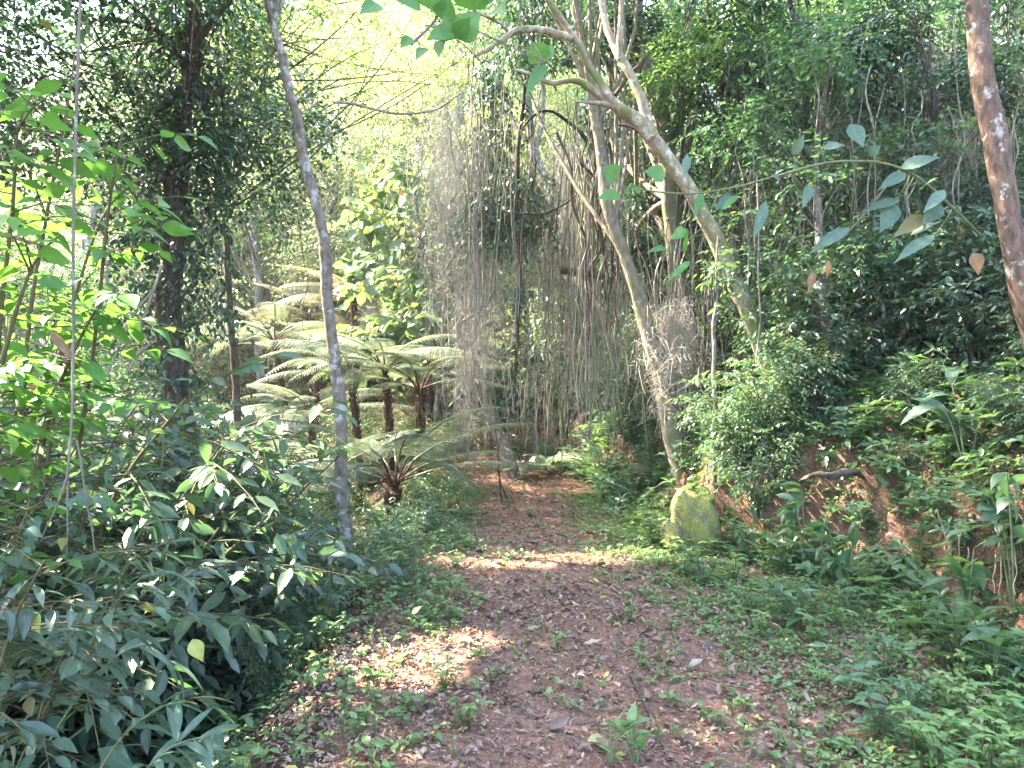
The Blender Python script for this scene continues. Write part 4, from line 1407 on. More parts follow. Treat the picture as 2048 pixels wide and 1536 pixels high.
for k in range(2):
    b = Buf()
    t_ = np.linspace(0, 1, 12)
    c_ = np.stack([.75 * t_, 0 * t_, .75 * (.55 * t_ - .75 * t_ ** 2)], -1)
    tubes(b, c_, np.linspace(.006, .002, 12)[None], 4)
    n_ = 20
    tp_ = np.linspace(.12, .99, n_)
    pc_ = np.stack([np.interp(tp_, t_, c_[:, i]) for i in range(3)], -1)
    pr_ = np.sin(np.clip(tp_, 0, 1) ** .8 * np.pi * .96) ** .6 * .15 + .012
    for sg in (-1, 1):
        ax_ = np.stack([np.full(n_, .35), np.full(n_, sg * .9), rng.normal(size=n_) * .05 - .1], -1)
        leaves(b, pc_, ax_, np.tile(Z, (n_, 1)) + rng.normal(size=(n_, 3)) * .08, pr_, pr_ * .24 + .004, T_LANCE, .25)
    PIN.append(b.mesh("frond", M['fern'] if k == 0 else M['blue']))


def ground_fern(x, y, size, n=8, a0=None, spread=6.283, k=0):
    z = float(hm(x, y)[0])
    t = thing("ground_fern", "x", "fern", (x, y, z))
    a0 = rng.uniform(0, 6.28) if a0 is None else a0
    for i in range(n):
        o = bpy.data.objects.new("frond", PIN[k])
        COL.objects.link(o)
        o.parent = t
        o.location = (0, 0, .03)
        o.rotation_euler = (rng.normal() * .15, -.25 - .3 * rng.random(), a0 + (i + .5) / n * spread + rng.normal() * .12)
        s = size * rng.uniform(.75, 1.15)
        o.scale = (s, s, s)
    return t


def place(kind, x, y, sc, desc, cat, group, z=None, rz=None, tilt=(0, 0)):
    pr = PRO[kind][rng.integers(0, len(PRO[kind]))]
    z = float(hm(x, y)[0]) if z is None else z
    o = dup(pr, (x, y, z), rng.uniform(0, 6.28) if rz is None else rz, sc, tilt)
    later_label(o, desc, cat, group)
    return o


def scatter(n, xr, yr, cond, mind, tries=6000):
    """spaced random positions; mind may grow with distance"""
    out = []
    for _ in range(tries):
        if len(out) >= n:
            break
        x, y = rng.uniform(*xr), rng.uniform(*yr)
        s = float(S(x, y))
        if not cond(x, y, s):
            continue
        md = mind * (1 + y / 18)
        if all((x - a) ** 2 + (y - b) ** 2 > md * md for a, b, *_ in out):
            out.append((x, y, s))
    return out


def in_view(x, y, zz=1.0, m=250):
    px, _ = pix((x, y, zz))
    return -m < px < 2048 + m


def be1(y):
    return float(bank_edge(np.array([y]))[0])


# the slope above the cut bank
def clear_right(x, y, s):
    px, _ = pix((x, y, 1))
    if not in_view(x, y) or y < 2.4:
        return False
    # keep sight lines: boulder, trunks at the bend
    if 1180 < px < 1460 and y < 9.0:
        return False
    if y < 5.0 and px > 1850 and s < be1(y) + 1.6:
        return False
    return s > be1(y) + .62


for x, y, s in scatter(135, (.5, 14), (3.4, 20), clear_right, .40):
    px, _ = pix((x, y, 1))
    b = be1(y)
    u = rng.random()
    if 1420 < px < 1600 and y < 8.6:
        kind, desc, sc = 'mid', "leafy shrub on the bank", rng.uniform(.32, .5)
    elif px < 1300:
        kind, desc, sc = ('mid', "green shrub on the slope at the bend", rng.uniform(.45, .75)) if u < .5 else ('blue', "dull green shrub on the slope at the bend", rng.uniform(.45, .75))
    elif u < .45:
        kind, desc, sc = 'dark', "dark small leaved shrub on the hillside", rng.uniform(.6, 1.05)
    elif u < .75:
        kind, desc, sc = 'blue', "dull blue green shrub on the hillside", rng.uniform(.55, .95)
    elif u < .92:
        kind, desc, sc = 'mid', "mid green shrub on the hillside", rng.uniform(.55, .95)
    else:
        kind, desc, sc = 'grey', "large leaved grey green shrub on the hillside", rng.uniform(.6, .9)
    if s < b + 1.4:
        sc *= .75
    place(kind, x, y, sc, desc, "shrub", "shrubs on the right hillside")

for x, y, s in scatter(60, (-6, 4), (9.5, 20), lambda x, y, s: be1(y) + .25 < s < be1(y) + 5 and 900 < pix((x, y, 1))[0] < 1330, .36):
    u = rng.random()
    kind, desc = ('blue', "dull green shrub on the slope at the bend") if u < .45 else (('mid', "green shrub on the slope at the bend") if u < .75 else ('grey', "broad leaved grey shrub on the slope at the bend"))
    place(kind, x, y, rng.uniform(.4, .85), desc, "shrub", "shrubs on the slope at the bend")
# herbs on the bank face and at its foot
for x, y, s in scatter(120, (1.0, 6), (2.6, 12.5), lambda x, y, s: be1(y) - .45 < s < be1(y) + 1.3 and in_view(x, y, .5) and not (abs(pix((x, y, .3))[0] - 1390) < 85 and y < 7.6) and not (abs(pix((x, y, .5))[0] - 1640) < 45), .22):
    kind = 'herb' if rng.random() < .62 else 'low'
    place(kind, x, y, rng.uniform(.55, 1.0) if kind == 'herb' else rng.uniform(.8, 1.6), "broad ribbed herb on the bank" if kind == 'herb' else "small leafy herb on the bank", "herb", "herbs on the cut bank", tilt=(-.2, -.35))
for x, y, s in scatter(90, (2.0, 6.5), (3.0, 9.5), lambda x, y, s: be1(y) + .5 < s < be1(y) + 2.6 and in_view(x, y, .5), .24):
    kind = 'herb' if rng.random() < .7 else 'blue'
    place(kind, x, y, rng.uniform(.6, 1.05) if kind == 'herb' else rng.uniform(.25, .42), "broad leaved herb above the cut bank" if kind == 'herb' else "low dull shrub above the cut bank", "herb" if kind == 'herb' else "shrub", "low plants above the cut bank", tilt=(-.15, -.25))
# the trail's right margin
for x, y, s in scatter(64, (.9, 3.6), (2.7, 8.5), lambda x, y, s: be1(y) - 1.3 < s < be1(y) - .1 and s > .55 and in_view(x, y, 0, 60), .20):
    place('low' if rng.random() < .75 else 'herb', x, y, rng.uniform(.45, 1.0) * (1 if rng.random() < .8 else .8), "fresh green low herb at the trail margin", "herb", "low herbs at the right trail margin")
# herbs on the trail itself
for x, y, s in scatter(26, (-.9, 1.8), (2.7, 10), lambda x, y, s: -1.1 < s < .8, .35):
    place('low', x, y, rng.uniform(.3, .65), "tiny leafy herb on the bare trail", "herb", "tiny herbs on the trail")
# the left margin: bamboo-like grass and low shrubs
for x, y, s in scatter(46, (-4, .2), (4.6, 10.5), lambda x, y, s: -2.6 < s < -1.25 and not (y < 5.2 and s > -1.7), .27):
    u = rng.random()
    if u < .5:
        place('culm', x, y, rng.uniform(.5, .95) * (.7 if y < 7 else 1), "bamboo-like grass tuft on the left margin", "grass tuft", "grass tufts on the left margin")
    elif u < .8:
        place('low', x, y, rng.uniform(1.0, 2.0) * (.75 if y < 7 else 1), "leafy herb on the left margin", "herb", "herbs on the left margin")
    else:
        place('mid', x, y, rng.uniform(.25, .4), "low green shrub on the left margin", "shrub", "shrubs on the left margin")
# the left thicket on the gully side
for x, y, s in scatter(40, (-6, -1.2), (3.6, 9.0), lambda x, y, s: s < -2.6 and in_view(x, y, 0, 300) and pix((x, y, 0))[0] < 530 and not in_tunnel(x, y, float(H(x, y))), .42):
    px, _ = pix((x, y, 1))
    top = 1.7 - 1.25 * sst(150, 620, np.array(px)) + rng.uniform(-.25, .15)
    g = float(hm(x, y)[0])
    u = rng.random()
    kind, hh, desc = ('wispy', 2.0, "fine leaved wispy shrub in the left thicket") if u < .45 else (('mid', 1.4, "green shrub in the left thicket") if u < .8 else ('dark', 1.25, "dark shrub in the left thicket"))
    place(kind, x, y, float(np.clip((top - g) / hh, .5, 2.2)), desc, "shrub", "shrubs of the left thicket", z=g)
# down the gully, behind the slender trunk
for x, y, s in scatter(56, (-16, 1), (9.5, 24), lambda x, y, s: s < -1.8 and 250 < pix((x, y, 0))[0] < 960 and not (y < 13.4 and pix((x, y, 0))[0] > 640), .75):
    u = rng.random()
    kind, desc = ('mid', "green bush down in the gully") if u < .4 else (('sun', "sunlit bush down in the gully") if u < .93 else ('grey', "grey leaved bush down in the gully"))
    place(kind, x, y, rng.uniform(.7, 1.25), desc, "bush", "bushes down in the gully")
for px, d in ((650, 13.6), (690, 14.6), (735, 14.2), (765, 15.2), (800, 14.0), (830, 15.0), (860, 14.4), (895, 14.0), (620, 14.6), (720, 16.4), (790, 16.8), (850, 17.0)):
    p = P(px, 800, d)
    place('mid' if rng.random() < .6 else 'sun', p[0], p[1], rng.uniform(.5, .8), "low bush among the tree fern trunks", "bush", "bushes among the tree ferns")
# beyond the bend, on the far hillside
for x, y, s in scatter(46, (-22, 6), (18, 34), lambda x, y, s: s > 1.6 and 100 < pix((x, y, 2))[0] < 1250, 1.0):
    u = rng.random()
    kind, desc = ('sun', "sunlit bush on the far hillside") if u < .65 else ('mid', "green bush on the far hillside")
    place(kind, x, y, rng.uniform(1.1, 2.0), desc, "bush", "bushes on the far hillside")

# ferns on the slope at the bend and by the trail
for (px, py, d, sz, n, k) in ((1075, 880, 13.0, 1.0, 9, 0), (1040, 905, 12.6, .8, 8, 0), (1110, 850, 13.4, .9, 9, 1), (1270, 880, 10.6, .75, 9, 1), (1230, 870, 11.2, .8, 8, 0), (1325, 905, 10.0, .6, 8, 1), (1180, 880, 12.0, .7, 8, 1), (1300, 860, 10.6, .7, 8, 0),
                              (1620, 720, 8.0, .8, 8, 1), (1970, 880, 5.2, .55, 7, 1)):
    p = P(px, py, d)
    later_label(ground_fern(p[0], p[1], sz, n, k=k), "pinnate fern clump growing on the slope", "fern", "fern clumps on the slope")
for (x, y, sz, lab, a0, sp) in ((-1.42, 3.4, .85, "blue green fern arching over the soil at the bottom left", -.5, 2.6), (-1.75, 5.3, .6, "pale fern frond tuft in the hollow left of the trail", -.6, 2.2), (2.75, 4.0, .4, "small bright fern at the right edge of the bank", 2.0, 3.0)):
    o = ground_fern(x, y, sz, 6, a0, sp, 1 if x < 0 else 0)
    tag(o, lab, "fern")


# ------------------------------------------------------------------ the near left: broad bright leaves lit from behind, dark leaves low down
def leafy_stem(name, label, cat, pts, d, r, m, L, W, tm, pairs, hang=.35, axes=None, sidebr=0, brlen=.35, stemm='stemg', group=None, alt=True):
    ln = px_line(pts, d)
    base = ln[0].copy()
    t = thing(name, label, cat, base, group)
    wb, lb = Off(base), Off(base)
    trunk(wb, ln, np.linspace(r, r * .35, len(ln)), 7, .06, .04, .004)
    c = catmull(ln, 60)
    B, A, Nn = [], [], []
    for i in range(pairs):
        u = int(10 + 49 * (i + rng.uniform(-.3, .3)) / pairs)
        u = min(max(u, 2), 59)
        for k in range(2):
            a = i * 1.2 + k * np.pi + rng.normal() * .5
            B.append(c[u])
            A.append([math.cos(a), math.sin(a) * .8, -hang + rng.normal() * .25])
            Nn.append(Z + rng.normal(size=3) * .35)
    for i in range(sidebr):
        u = rng.integers(8, 58)
        a = rng.uniform(0, 6.28)
        dv = unit(np.array([math.cos(a), math.sin(a) * .8, rng.uniform(-.1, .55)]))
        l_ = brlen * rng.uniform(.5, 1.1)
        q = np.stack([c[u], c[u] + dv * l_ * .5, c[u] + dv * l_ - Z * .12 * l_])
        tubes(wb, q[None], np.array([[r * .35, r * .28, r * .15]]), 5)
        for j in range(5):
            f = .35 + .65 * j / 4
            p = q[0] * (1 - f) + q[2] * f
            sdv = unit(np.cross(dv, Z)) * (1 if j % 2 else -1)
            B.append(p)
            A.append(dv * .6 + sdv * (.8 if j < 4 else .1) - Z * (hang + rng.normal() * .15))
            Nn.append(Z + rng.normal(size=3) * .35)
    sc = rng.uniform(.55, 1.1, len(B))
    B, A, Nn = np.array(B), unit(np.array(A)), np.array(Nn)
    pet = B + A * .03
    tubes(wb, np.stack([B, pet], 1), np.array([[.0022, .0016]]), 3)
    leaves(lb, pet, A, Nn, L * sc, W * sc, tm, rng.uniform(.05, .4, len(B)))
    obj("stem", wb, M[stemm], t, True)
    obj("foliage", lb, M[m], t)
    return t


NL = [([(40, 900), (60, 620), (95, 400), (130, 230), (150, 110)], 2.7, "tallest bright green broad leaved stem at the left edge, lit from behind"),
      ([(-20, 900), (0, 620), (20, 420), (30, 260), (60, 190)], 2.5, "bright green broad leaved stem cut by the left picture edge"),
      ([(150, 940), (190, 660), (215, 460), (235, 330), (250, 260)], 3.0, "bright green stem reaching over the ivy, third from the left edge"),
      ([(90, 960), (120, 720), (160, 560), (215, 420), (290, 350)], 3.1, "bright green stem arching right toward the ivy clad tree"),
      ([(-60, 960), (-10, 760), (30, 620), (70, 520), (120, 470)], 2.3, "low bright stem with very large translucent leaves at the left edge"),
      ([(60, 1000), (100, 820), (150, 700), (200, 610), (250, 560)], 2.9, "bright stem with long leaves below the arching one")]
for pts, d, lab in NL:
    leafy_stem("broadleaf_shrub", lab, "shrub", pts, d, .009, 'bright', .118, .062, T_OVATE, 11, .3, sidebr=13, brlen=.36, group="bright broad leaved stems at the left")
DL = [([(120, 1180), (180, 1000), (240, 860), (300, 780)], 3.6, 'mid', .13, .07, "green stem with broad leaves rising from the middle of the left thicket"),
      ([(20, 1300), (40, 1100), (70, 900), (110, 760)], 2.6, 'bright', .12, .065, "fresh green stem low at the left edge below the tall ones"),
      ([(-30, 1500), (0, 1350), (40, 1220), (90, 1120)], 2.1, 'blue', .13, .075, "dark blue green leafy stem in the bottom left corner"),
      ([(60, 1540), (90, 1400), (140, 1280), (180, 1200)], 2.3, 'blue', .13, .07, "dark blue green leafy stem second from the bottom left corner"),
      ([(-60, 1400), (-20, 1230), (30, 1090), (60, 1000)], 2.4, 'blue', .14, .075, "dark drooping leafy stem at the left edge under the bright ones"),
      ([(200, 1330), (230, 1200), (270, 1120), (320, 1080)], 3.0, 'blue', .13, .06, "dark leafy stem above the dark hollow")]
for i_, (pts, d, m, L, W, lab) in enumerate(DL):
    tm_ = (T_OVATE, T_HEART, T_LANCE)[i_ % 3]
    m = ('blue', 'mid', 'dark', 'blue')[i_ % 4] if m == 'blue' else m
    leafy_stem("broadleaf_shrub", lab, "shrub", pts, d, .006, m, L * (.58, .50, .8)[i_ % 3], W * (.55, .68, .42)[i_ % 3], tm_, 14, .35, sidebr=18, brlen=.28, group="leafy stems of the left thicket")

# narrow bamboo-like leaves over the dark hollow
for pts, d, lab in (([(140, 1420), (200, 1250), (290, 1150), (350, 1145)], 2.7, "narrow leaved cane arching over the dark hollow, upper one"),
                    ([(100, 1480), (180, 1360), (280, 1290), (345, 1330)], 2.5, "narrow leaved cane arching over the dark hollow, lower one"),
                    ([(180, 1570), (240, 1480), (310, 1420), (370, 1400)], 2.3, "narrow leaved cane sprawling at the bottom of the dark hollow"),
                    ([(200, 1300), (250, 1130), (300, 1040), (345, 1050)], 3.2, "narrow leaved cane below the wispy shrubs"),
                    ([(260, 1600), (300, 1530), (350, 1490), (420, 1470)], 2.2, "narrow leaved cane at the bottom picture edge")):
    ln = px_line(pts, d)
    t = thing("bamboo_cane", lab, "bamboo cane", ln[0], "narrow leaved canes on the left")
    wb, lb = Off(ln[0]), Off(ln[0])
    c = catmull(ln, 40)
    tubes(wb, c, np.linspace(.004, .0015, 40)[None], 5)
    k = np.linspace(12, 39, 15).astype(int)
    B = c[k]
    tg = unit(c[np.minimum(k + 1, 39)] - c[k - 1])
    sd = np.cross(tg, Z)
    A = tg * .6 + sd * np.where(np.arange(15) % 2, .55, -.55)[:, None] - Z * .25 + rng.normal(size=(15, 3)) * .22
    leaves(lb, B, A, Z + rng.normal(size=(15, 3)) * .4, .155 * rng.uniform(.7, 1.1, 15), .024, T_LANCE, .35)
    obj("stem", wb, M['vinegreen'], t)
    obj("foliage", lb, M['blue'], t)


# ------------------------------------------------------------------ single leaves shown large: overhanging branches
def leaf_branch(name, label, cat, stem_pts, d, r, lst, m, stemm='vinegreen', tm=T_OVATE, curl=.12, twigs=()):
    """lst: (base px, tip px, width in metres, depth of base, depth of tip, roll)"""
    ln = px_line(stem_pts, d)
    base = ln[0].copy()
    t = thing(name, label, cat, base)
    wb = Off(base)
    trunk(wb, ln, np.linspace(r, r * .5, len(ln)), 8, .05, .03, .002)
    for tw in twigs:
        trunk(wb, px_line(tw[0], tw[1]), tw[2], 6, .05, .02, .0)
    for (b0, b1, w, da, db, roll) in lst:
        p0, p1 = P(*b0, da), P(*b1, db)
        k = np.linalg.norm(ln - p0, axis=1).argmin()
        c = catmull(ln, 80)
        a = c[np.linalg.norm(c - p0, axis=1).argmin()]
        tubes(wb, np.stack([a, (a + p0) / 2 - Z * .01, p0])[None], np.array([[.003, .002, .0015]]), 4)
        ax = p1 - p0
        L = np.linalg.norm(ax)
        toward = np.array([0, -1, 0.0])                  # broad side turned by roll from facing the trail to facing up
        nr = unit(toward * math.cos(roll) + Z * math.sin(roll) + rng.normal(size=3) * .1)
        lb = Off(base)
        leaves(lb, p0[None], ax[None], nr[None], L, w, tm, curl * rng.uniform(.5, 1.5))
        obj("leaf", lb, M[m], t)
    obj("stem", wb, M[stemm], t, True)
    return t


leaf_branch("overhanging_branch", "long thin green branch with hanging grey green leaves reaching across from the right", "branch",
            [(1960, 470), (1900, 410), (1850, 365), (1810, 340), (1760, 325), (1700, 322), (1640, 328), (1560, 350), (1480, 372), (1400, 386), (1340, 386), (1270, 378), (1240, 372)], [4.6, 4.5, 4.45, 4.4, 4.35, 4.3, 4.3, 4.3, 4.3, 4.3, 4.3, 4.3, 4.3], .009,
            [((1700, 248), (1728, 292), .095, 4.3, 4.2, .2), ((1645, 296), (1690, 288), .06, 4.3, 4.25, .6), ((1736, 310), (1762, 290), .07, 4.3, 4.25, .3), ((1585, 310), (1610, 268), .06, 4.3, 4.25, .3), ((1800, 338), (1880, 306), .095, 4.4, 4.3, .5),
             ((1812, 345), (1762, 372), .075, 4.4, 4.25, .4), ((1840, 380), (1875, 350), .08, 4.45, 4.3, .5), ((1622, 368), (1608, 412), .06, 4.3, 4.25, .2), ((1800, 400), (1735, 412), .06, 4.45, 4.3, .3), ((1790, 405), (1765, 460), .115, 4.45, 4.35, .2),
             ((1880, 405), (1850, 445), .11, 4.5, 4.4, .3), ((1890, 380), (1850, 420), .07, 4.5, 4.3, .6), ((1850, 430), (1790, 470), .09, 4.5, 4.4, .6), ((1820, 470), (1880, 440), .07, 4.5, 4.4, .7), ((1700, 455), (1620, 500), .075, 4.4, 4.2, .7), ((1870, 470), (1790, 515), .085, 4.5, 4.3, .7),
             ((1375, 310), (1370, 350), .05, 4.3, 4.25, .3), ((1532, 400), (1508, 480), .065, 4.3, 4.25, .1), ((1462, 388), (1430, 420), .05, 4.3, 4.25, .4), ((1560, 360), (1545, 348), .05, 4.3, 4.25, .4)], 'blue',
            twigs=[([(1400, 386), (1420, 430), (1400, 460), (1350, 500), (1325, 515)], 4.3, .0035), ([(1800, 340), (1700, 460), (1650, 480)], 4.4, .004)])
leaf_branch("leaf_spray", "spray of bright lime leaves hanging before the leaning trunk", "branch",
            [(1440, 378), (1420, 425), (1400, 460), (1370, 485), (1330, 510)], 4.25, .004,
            [((1235, 358), (1205, 332), .12, 4.25, 4.2, .1), ((1330, 352), (1290, 340), .10, 4.25, 4.2, .2), ((1240, 388), (1196, 394), .075, 4.25, 4.15, .3), ((1280, 385), (1262, 372), .05, 4.25, 4.2, .3), ((1404, 386), (1388, 434), .045, 4.25, 4.2, .1), ((1475, 392), (1440, 418), .035, 4.25, 4.2, .3),
             ((1372, 458), (1342, 478), .065, 4.25, 4.2, .2), ((1332, 495), (1294, 500), .04, 4.25, 4.2, .6), ((1380, 522), (1334, 560), .04, 4.25, 4.15, .5), ((1368, 505), (1376, 455), .03, 4.25, 4.2, .1)], 'bright', 'vinegreen', T_HEART)
leaf_branch("leaf_spray", "twisting branch with very large pale green leaves at the top centre", "branch",
            [(820, 90), (870, 40), (885, -10), (880, -60), (890, -150)], 4.0, .008,
            [((912, 78), (888, 30), .16, 3.95, 3.9, .2), ((914, 78), (960, 22), .17, 3.95, 3.9, .1), ((914, 76), (938, 34), .10, 3.93, 3.85, .2), ((905, 62), (855, 72), .10, 3.95, 3.85, .3), ((885, 40), (900, -5), .13, 3.95, 3.9, .1), ((862, 20), (870, -30), .15, 3.95, 3.9, .2), ((940, 20), (945, -40), .17, 4, 3.9, .1), ((985, 20), (1012, 22), .10, 4, 3.9, .2),
             ((840, 10), (790, -5), .13, 3.9, 3.8, .4), ((824, 75), (800, 92), .07, 3.95, 3.9, .3), ((1085, 122), (1062, 82), .13, 4.2, 4.15, .1), ((1090, 128), (1050, 184), .07, 4.2, 4.1, .3), ((1088, 120), (1105, 85), .08, 4.2, 4.2, .2), ((850, 95), (832, 112), .06, 4, 3.9, .4), ((760, 10), (720, 20), .1, 3.9, 3.8, .3), ((960, -10), (1010, -40), .15, 4, 3.9, .2), ((880, 80), (876, 112), .06, 4, 3.9, .2)], 'bright', 'bark_grey', T_HEART,
            twigs=[([(870, 17), (888, 42), (910, 40), (930, 25), (965, 30), (1000, 48), (1015, 62)], 4.0, .006), ([(850, 50), (870, 55), (890, 50), (905, 40)], 4.0, .005), ([(915, 80), (940, 100), (975, 125), (1040, 60), (1090, 128)], 4.1, .0035)])

# a yellowed leaf caught in the dark hollow and dead leaves caught in the bushes
for b0, b1, d, w, m, lab, roll in (((385, 1278), (402, 1322), 2.75, .058, 'yellow', "pale yellow leaf with holes caught in the dark hollow", .2), ((60, 1225), (72, 1262), 2.3, .05, 'yellow', "yellow green leaf hanging among dark leaves at bottom left", .3),
                                   ((1626, 545), (1620, 580), 5.6, .06, 'dead', "orange brown dead leaf hanging above the bank bushes", .2), ((1655, 520), (1660, 555), 5.6, .05, 'dead', "tall curled tan leaf hanging above the bank bushes", .2),
                                   ((1945, 505), (1965, 545), 4.4, .09, 'dead', "pale pinkish dead leaf beside the reddish trunk", .2), ((800, 380), (806, 392), 14, .10, 'dead', "orange dead leaf in the big leaved grey tree", .2),
                                   ((70, 745), (60, 780), 2.6, .05, 'dead', "dark curled dead leaf hanging at the left edge", .3), ((100, 660), (143, 720), 2.5, .03, 'dead', "long dry curled leaf hanging by the long grey vine", .5)):
    p0, p1 = P(*b0, d), P(*b1, d - .03)
    lb = Off(p0)
    nr = unit(np.array([0, -math.cos(roll), math.sin(roll)]) + rng.normal(size=3) * .2)
    leaves(lb, p0[None], (p1 - p0)[None], nr[None], np.linalg.norm(p1 - p0), w, T_OVATE, .35)
    o = obj("caught_leaf", lb, M[m])
    o.location = [float(v) for v in p0]
    tag(o, lab, "leaf")


# the blue green bamboo tuft on the hillside and the big broad plants of the bank
def fan(name, label, px, py, d, n, L, W, m, a0, a1, tm=T_LANCE, curl=.3, cat="plant", h=.3):
    p = P(px, py, d)
    g = float(hm(p[0], p[1])[0])
    base = np.array([p[0], p[1], g])
    t = thing(name, label, cat, base)
    wb, lb = Off(base), Off(base)
    ns = max(3, n // 8)
    for i in range(ns):
        e = p + np.array([rng.uniform(-.22, .22), rng.uniform(-.2, .2), rng.uniform(-.25, .25)]) * (L * 4)
        c = catmull([base - Z * .05, (base + e) / 2 + [0, 0, h], e], 12)
        tubes(wb, c, np.linspace(.008, .003, 12)[None], 5)
        k = n // ns
        aa = rng.uniform(a0, a1, k)
        A = np.stack([np.cos(aa), rng.normal(size=k) * .5, np.sin(aa) * .8], -1)
        bb = c[rng.integers(7, 12, k)]
        leaves(lb, bb, A, Z + rng.normal(size=(k, 3)) * .35, L * rng.uniform(.65, 1.15, k), W * rng.uniform(.8, 1.15, k), tm, curl)
    obj("stem", wb, M['vinegreen'], t)
    obj("foliage", lb, M[m], t)
    return t


fan("bamboo_tuft", "blue green tuft of narrow bamboo-like leaves above the bank bushes", 1600, 560, 8.0, 90, .23, .028, 'blue', 2.2, 4.2, cat="bamboo tuft")
fan("bamboo_tuft", "narrow leaved tuft lower down beside the leaning trunk", 1650, 640, 7.8, 60, .19, .024, 'blue', 2.2, 4.4, cat="bamboo tuft")
fan("ribbed_plant", "big ribbed leaf plant hanging from the red bank at the right edge", 1935, 1150, 4.6, 26, .21, .075, 'herb', 0, 6.28, T_LANCE, .35, h=.1)
fan("ribbed_plant", "ribbed leaf plant hugging the red bank cut, left of the biggest one", 1690, 1080, 5.6, 34, .19, .065, 'herb', 1.5, 4.8, T_LANCE, .35, h=.1)
fan("ribbed_plant", "ribbed leaf plant low on the bank at the right picture edge", 1990, 1250, 4.0, 26, .17, .06, 'herb', 0, 6.28, T_LANCE, .4, h=.08)
fan("broad_plant", "large drooping broad leaves in the dark gap at the right edge", 1935, 760, 5.6, 14, .36, .12, 'blue', -.6, 3.7, T_LANCE, .5, h=.15)
fan("broad_plant", "broad leaves drooping over the rotten root on the bank", 1610, 960, 6.0, 18, .20, .075, 'herb', 2.4, 4.6, T_LANCE, .4, h=.1)
fan("broad_plant", "broad leaved plant with a few yellow leaves at the right edge", 2030, 930, 4.6, 20, .17, .08, 'mid', 0, 6.28, T_OVATE, .4, h=.1)
fan("broad_plant", "leafy plant with a pale leaf at the very front of the trail", 1270, 1510, 3.15, 18, .10, .04, 'seed', 0, 3.14, T_OVATE, .2, h=.04)
fan("grass_tuft", "small grass tuft at the front of the trail", 1215, 1500, 3.15, 16, .12, .008, 'seed', .6, 2.5, T_LANCE, .3, cat="grass tuft", h=.03)
for px, py, d in ((1925, 1480, 3.25), (1990, 1440, 3.35), (2020, 1510, 3.2), (1880, 1530, 3.1), (1960, 1530, 3.1), (2040, 1400, 3.5), (1830, 1500, 3.2), (1985, 1340, 3.7), (1900, 1370, 3.6)):
    p = P(px, py, d)
    place('low', p[0], p[1], rng.uniform(.7, 1.0), "glossy green herb in the bottom right corner", "herb", "glossy herbs in the bottom right corner")

# the sunlit bush on the bank
for px, py, d, s in ((1480, 880, 7.3, .75), (1540, 900, 7.1, .7), (1515, 950, 6.9, .6), (1590, 860, 7.3, .7), (1450, 830, 7.6, .6)):
    p = P(px, py, d)
    place('mid', p[0], p[1], s, "leafy bush around the sunlit spot", "shrub", "bushes around the sunlit spot on the bank")


# ------------------------------------------------------------------ trees of the hillside and of the valley, each a thing
def tree_proto(name, m, h, rc, ncl, ntw, nl, L, W, low=.35, r0=.14, barkm='bark_grey', rad=1.0, lean=.05, drape=0, tm=T_FAR):
    r = thing(name, "x", "tree")
    b, w, l_ = Buf(), Buf(), Buf()
    ln = np.array([[0, 0, -.4], [rng.normal() * lean * h * .3, rng.normal() * lean * h * .3, h * .3], [rng.normal() * lean * h, rng.normal() * lean * h, h * .62], [rng.normal() * lean * h, rng.normal() * lean * h, h * .93]])
    trunk(b, ln, [r0 * 1.15, r0, r0 * .75, r0 * .3], 10, .15, .07, .02)
    c = catmull(ln, 50)
    cc, fr = [], []
    for k in range(ncl):
        u = rng.uniform(low, 1.0)
        q = c[int(u * 49)]
        a = k * 2.399 + rng.normal() * .4
        prof = math.sin(min(1, (u - low) / (1 - low) * .85 + .15) * math.pi) ** .6
        rr = rc * prof * rng.uniform(.35, 1)
        cc.append(q + np.array([math.cos(a) * rr, math.sin(a) * rr, rng.uniform(-.05, .10) * h]))
        fr.append(c[int(max(u - .15, .2) * 49)])
    limbs(w, fr, cc, r0 * .22, 5)
    crown(l_, None, cc, rad, ntw, nl, L, W, tm, hang=.3)
    if drape:
        p = np.array(cc)[rng.integers(0, ncl, drape)] + rng.normal(size=(drape, 3)) * .5
        ln2 = rng.uniform(.8, 2.6, drape)
        tubes(w, p[:, None] + np.stack([np.zeros((drape, 5)), np.zeros((drape, 5)), -ln2[:, None] * np.linspace(0, 1, 5)], -1) + rng.normal(size=(drape, 5, 3)) * .05, np.full((1, 5), .009), 3)
    obj("trunk", b, M[barkm], r, True)
    obj("branch", w, M[barkm], r)
    obj("crown", l_, M[m], r)
    r.location = (0, -200, 0)
    return r


TP = {
    'sun': [tree_proto("valley_tree", 'sun', 11, 3.2, 46, 30, 8, .17, .085, .3, .16, rad=1.25, drape=20) for _ in range(2)],
    'lime': [tree_proto("feathery_tree", 'lime', 10, 3.0, 44, 32, 10, .12, .05, .35, .13, rad=1.2) for _ in range(2)],
    'deep': [tree_proto("hillside_tree", 'mid', 10, 2.8, 46, 32, 8, .14, .065, .28, .14, rad=1.1, drape=30) for _ in range(2)],
    'under': [tree_proto("understory_tree", 'mid', 5.0, 1.3, 26, 26, 8, .095, .042, .35, .045, rad=.62, drape=14, tm=T_MID), tree_proto("understory_tree", 'dark', 5.4, 1.3, 26, 26, 8, .10, .042, .4, .05, barkm='bark_dark', rad=.62, drape=14, tm=T_MID), tree_proto("understory_tree", 'mid', 4.2, 1.2, 22, 24, 8, .11, .05, .3, .035, barkm='bark_pale', rad=.6, drape=10, tm=T_MID)],
    'big': [tree_proto("bigleaf_tree", 'grey', 6.0, 1.6, 26, 9, 6, .26, .20, .35, .07, rad=.8, tm=T_MID)],
}


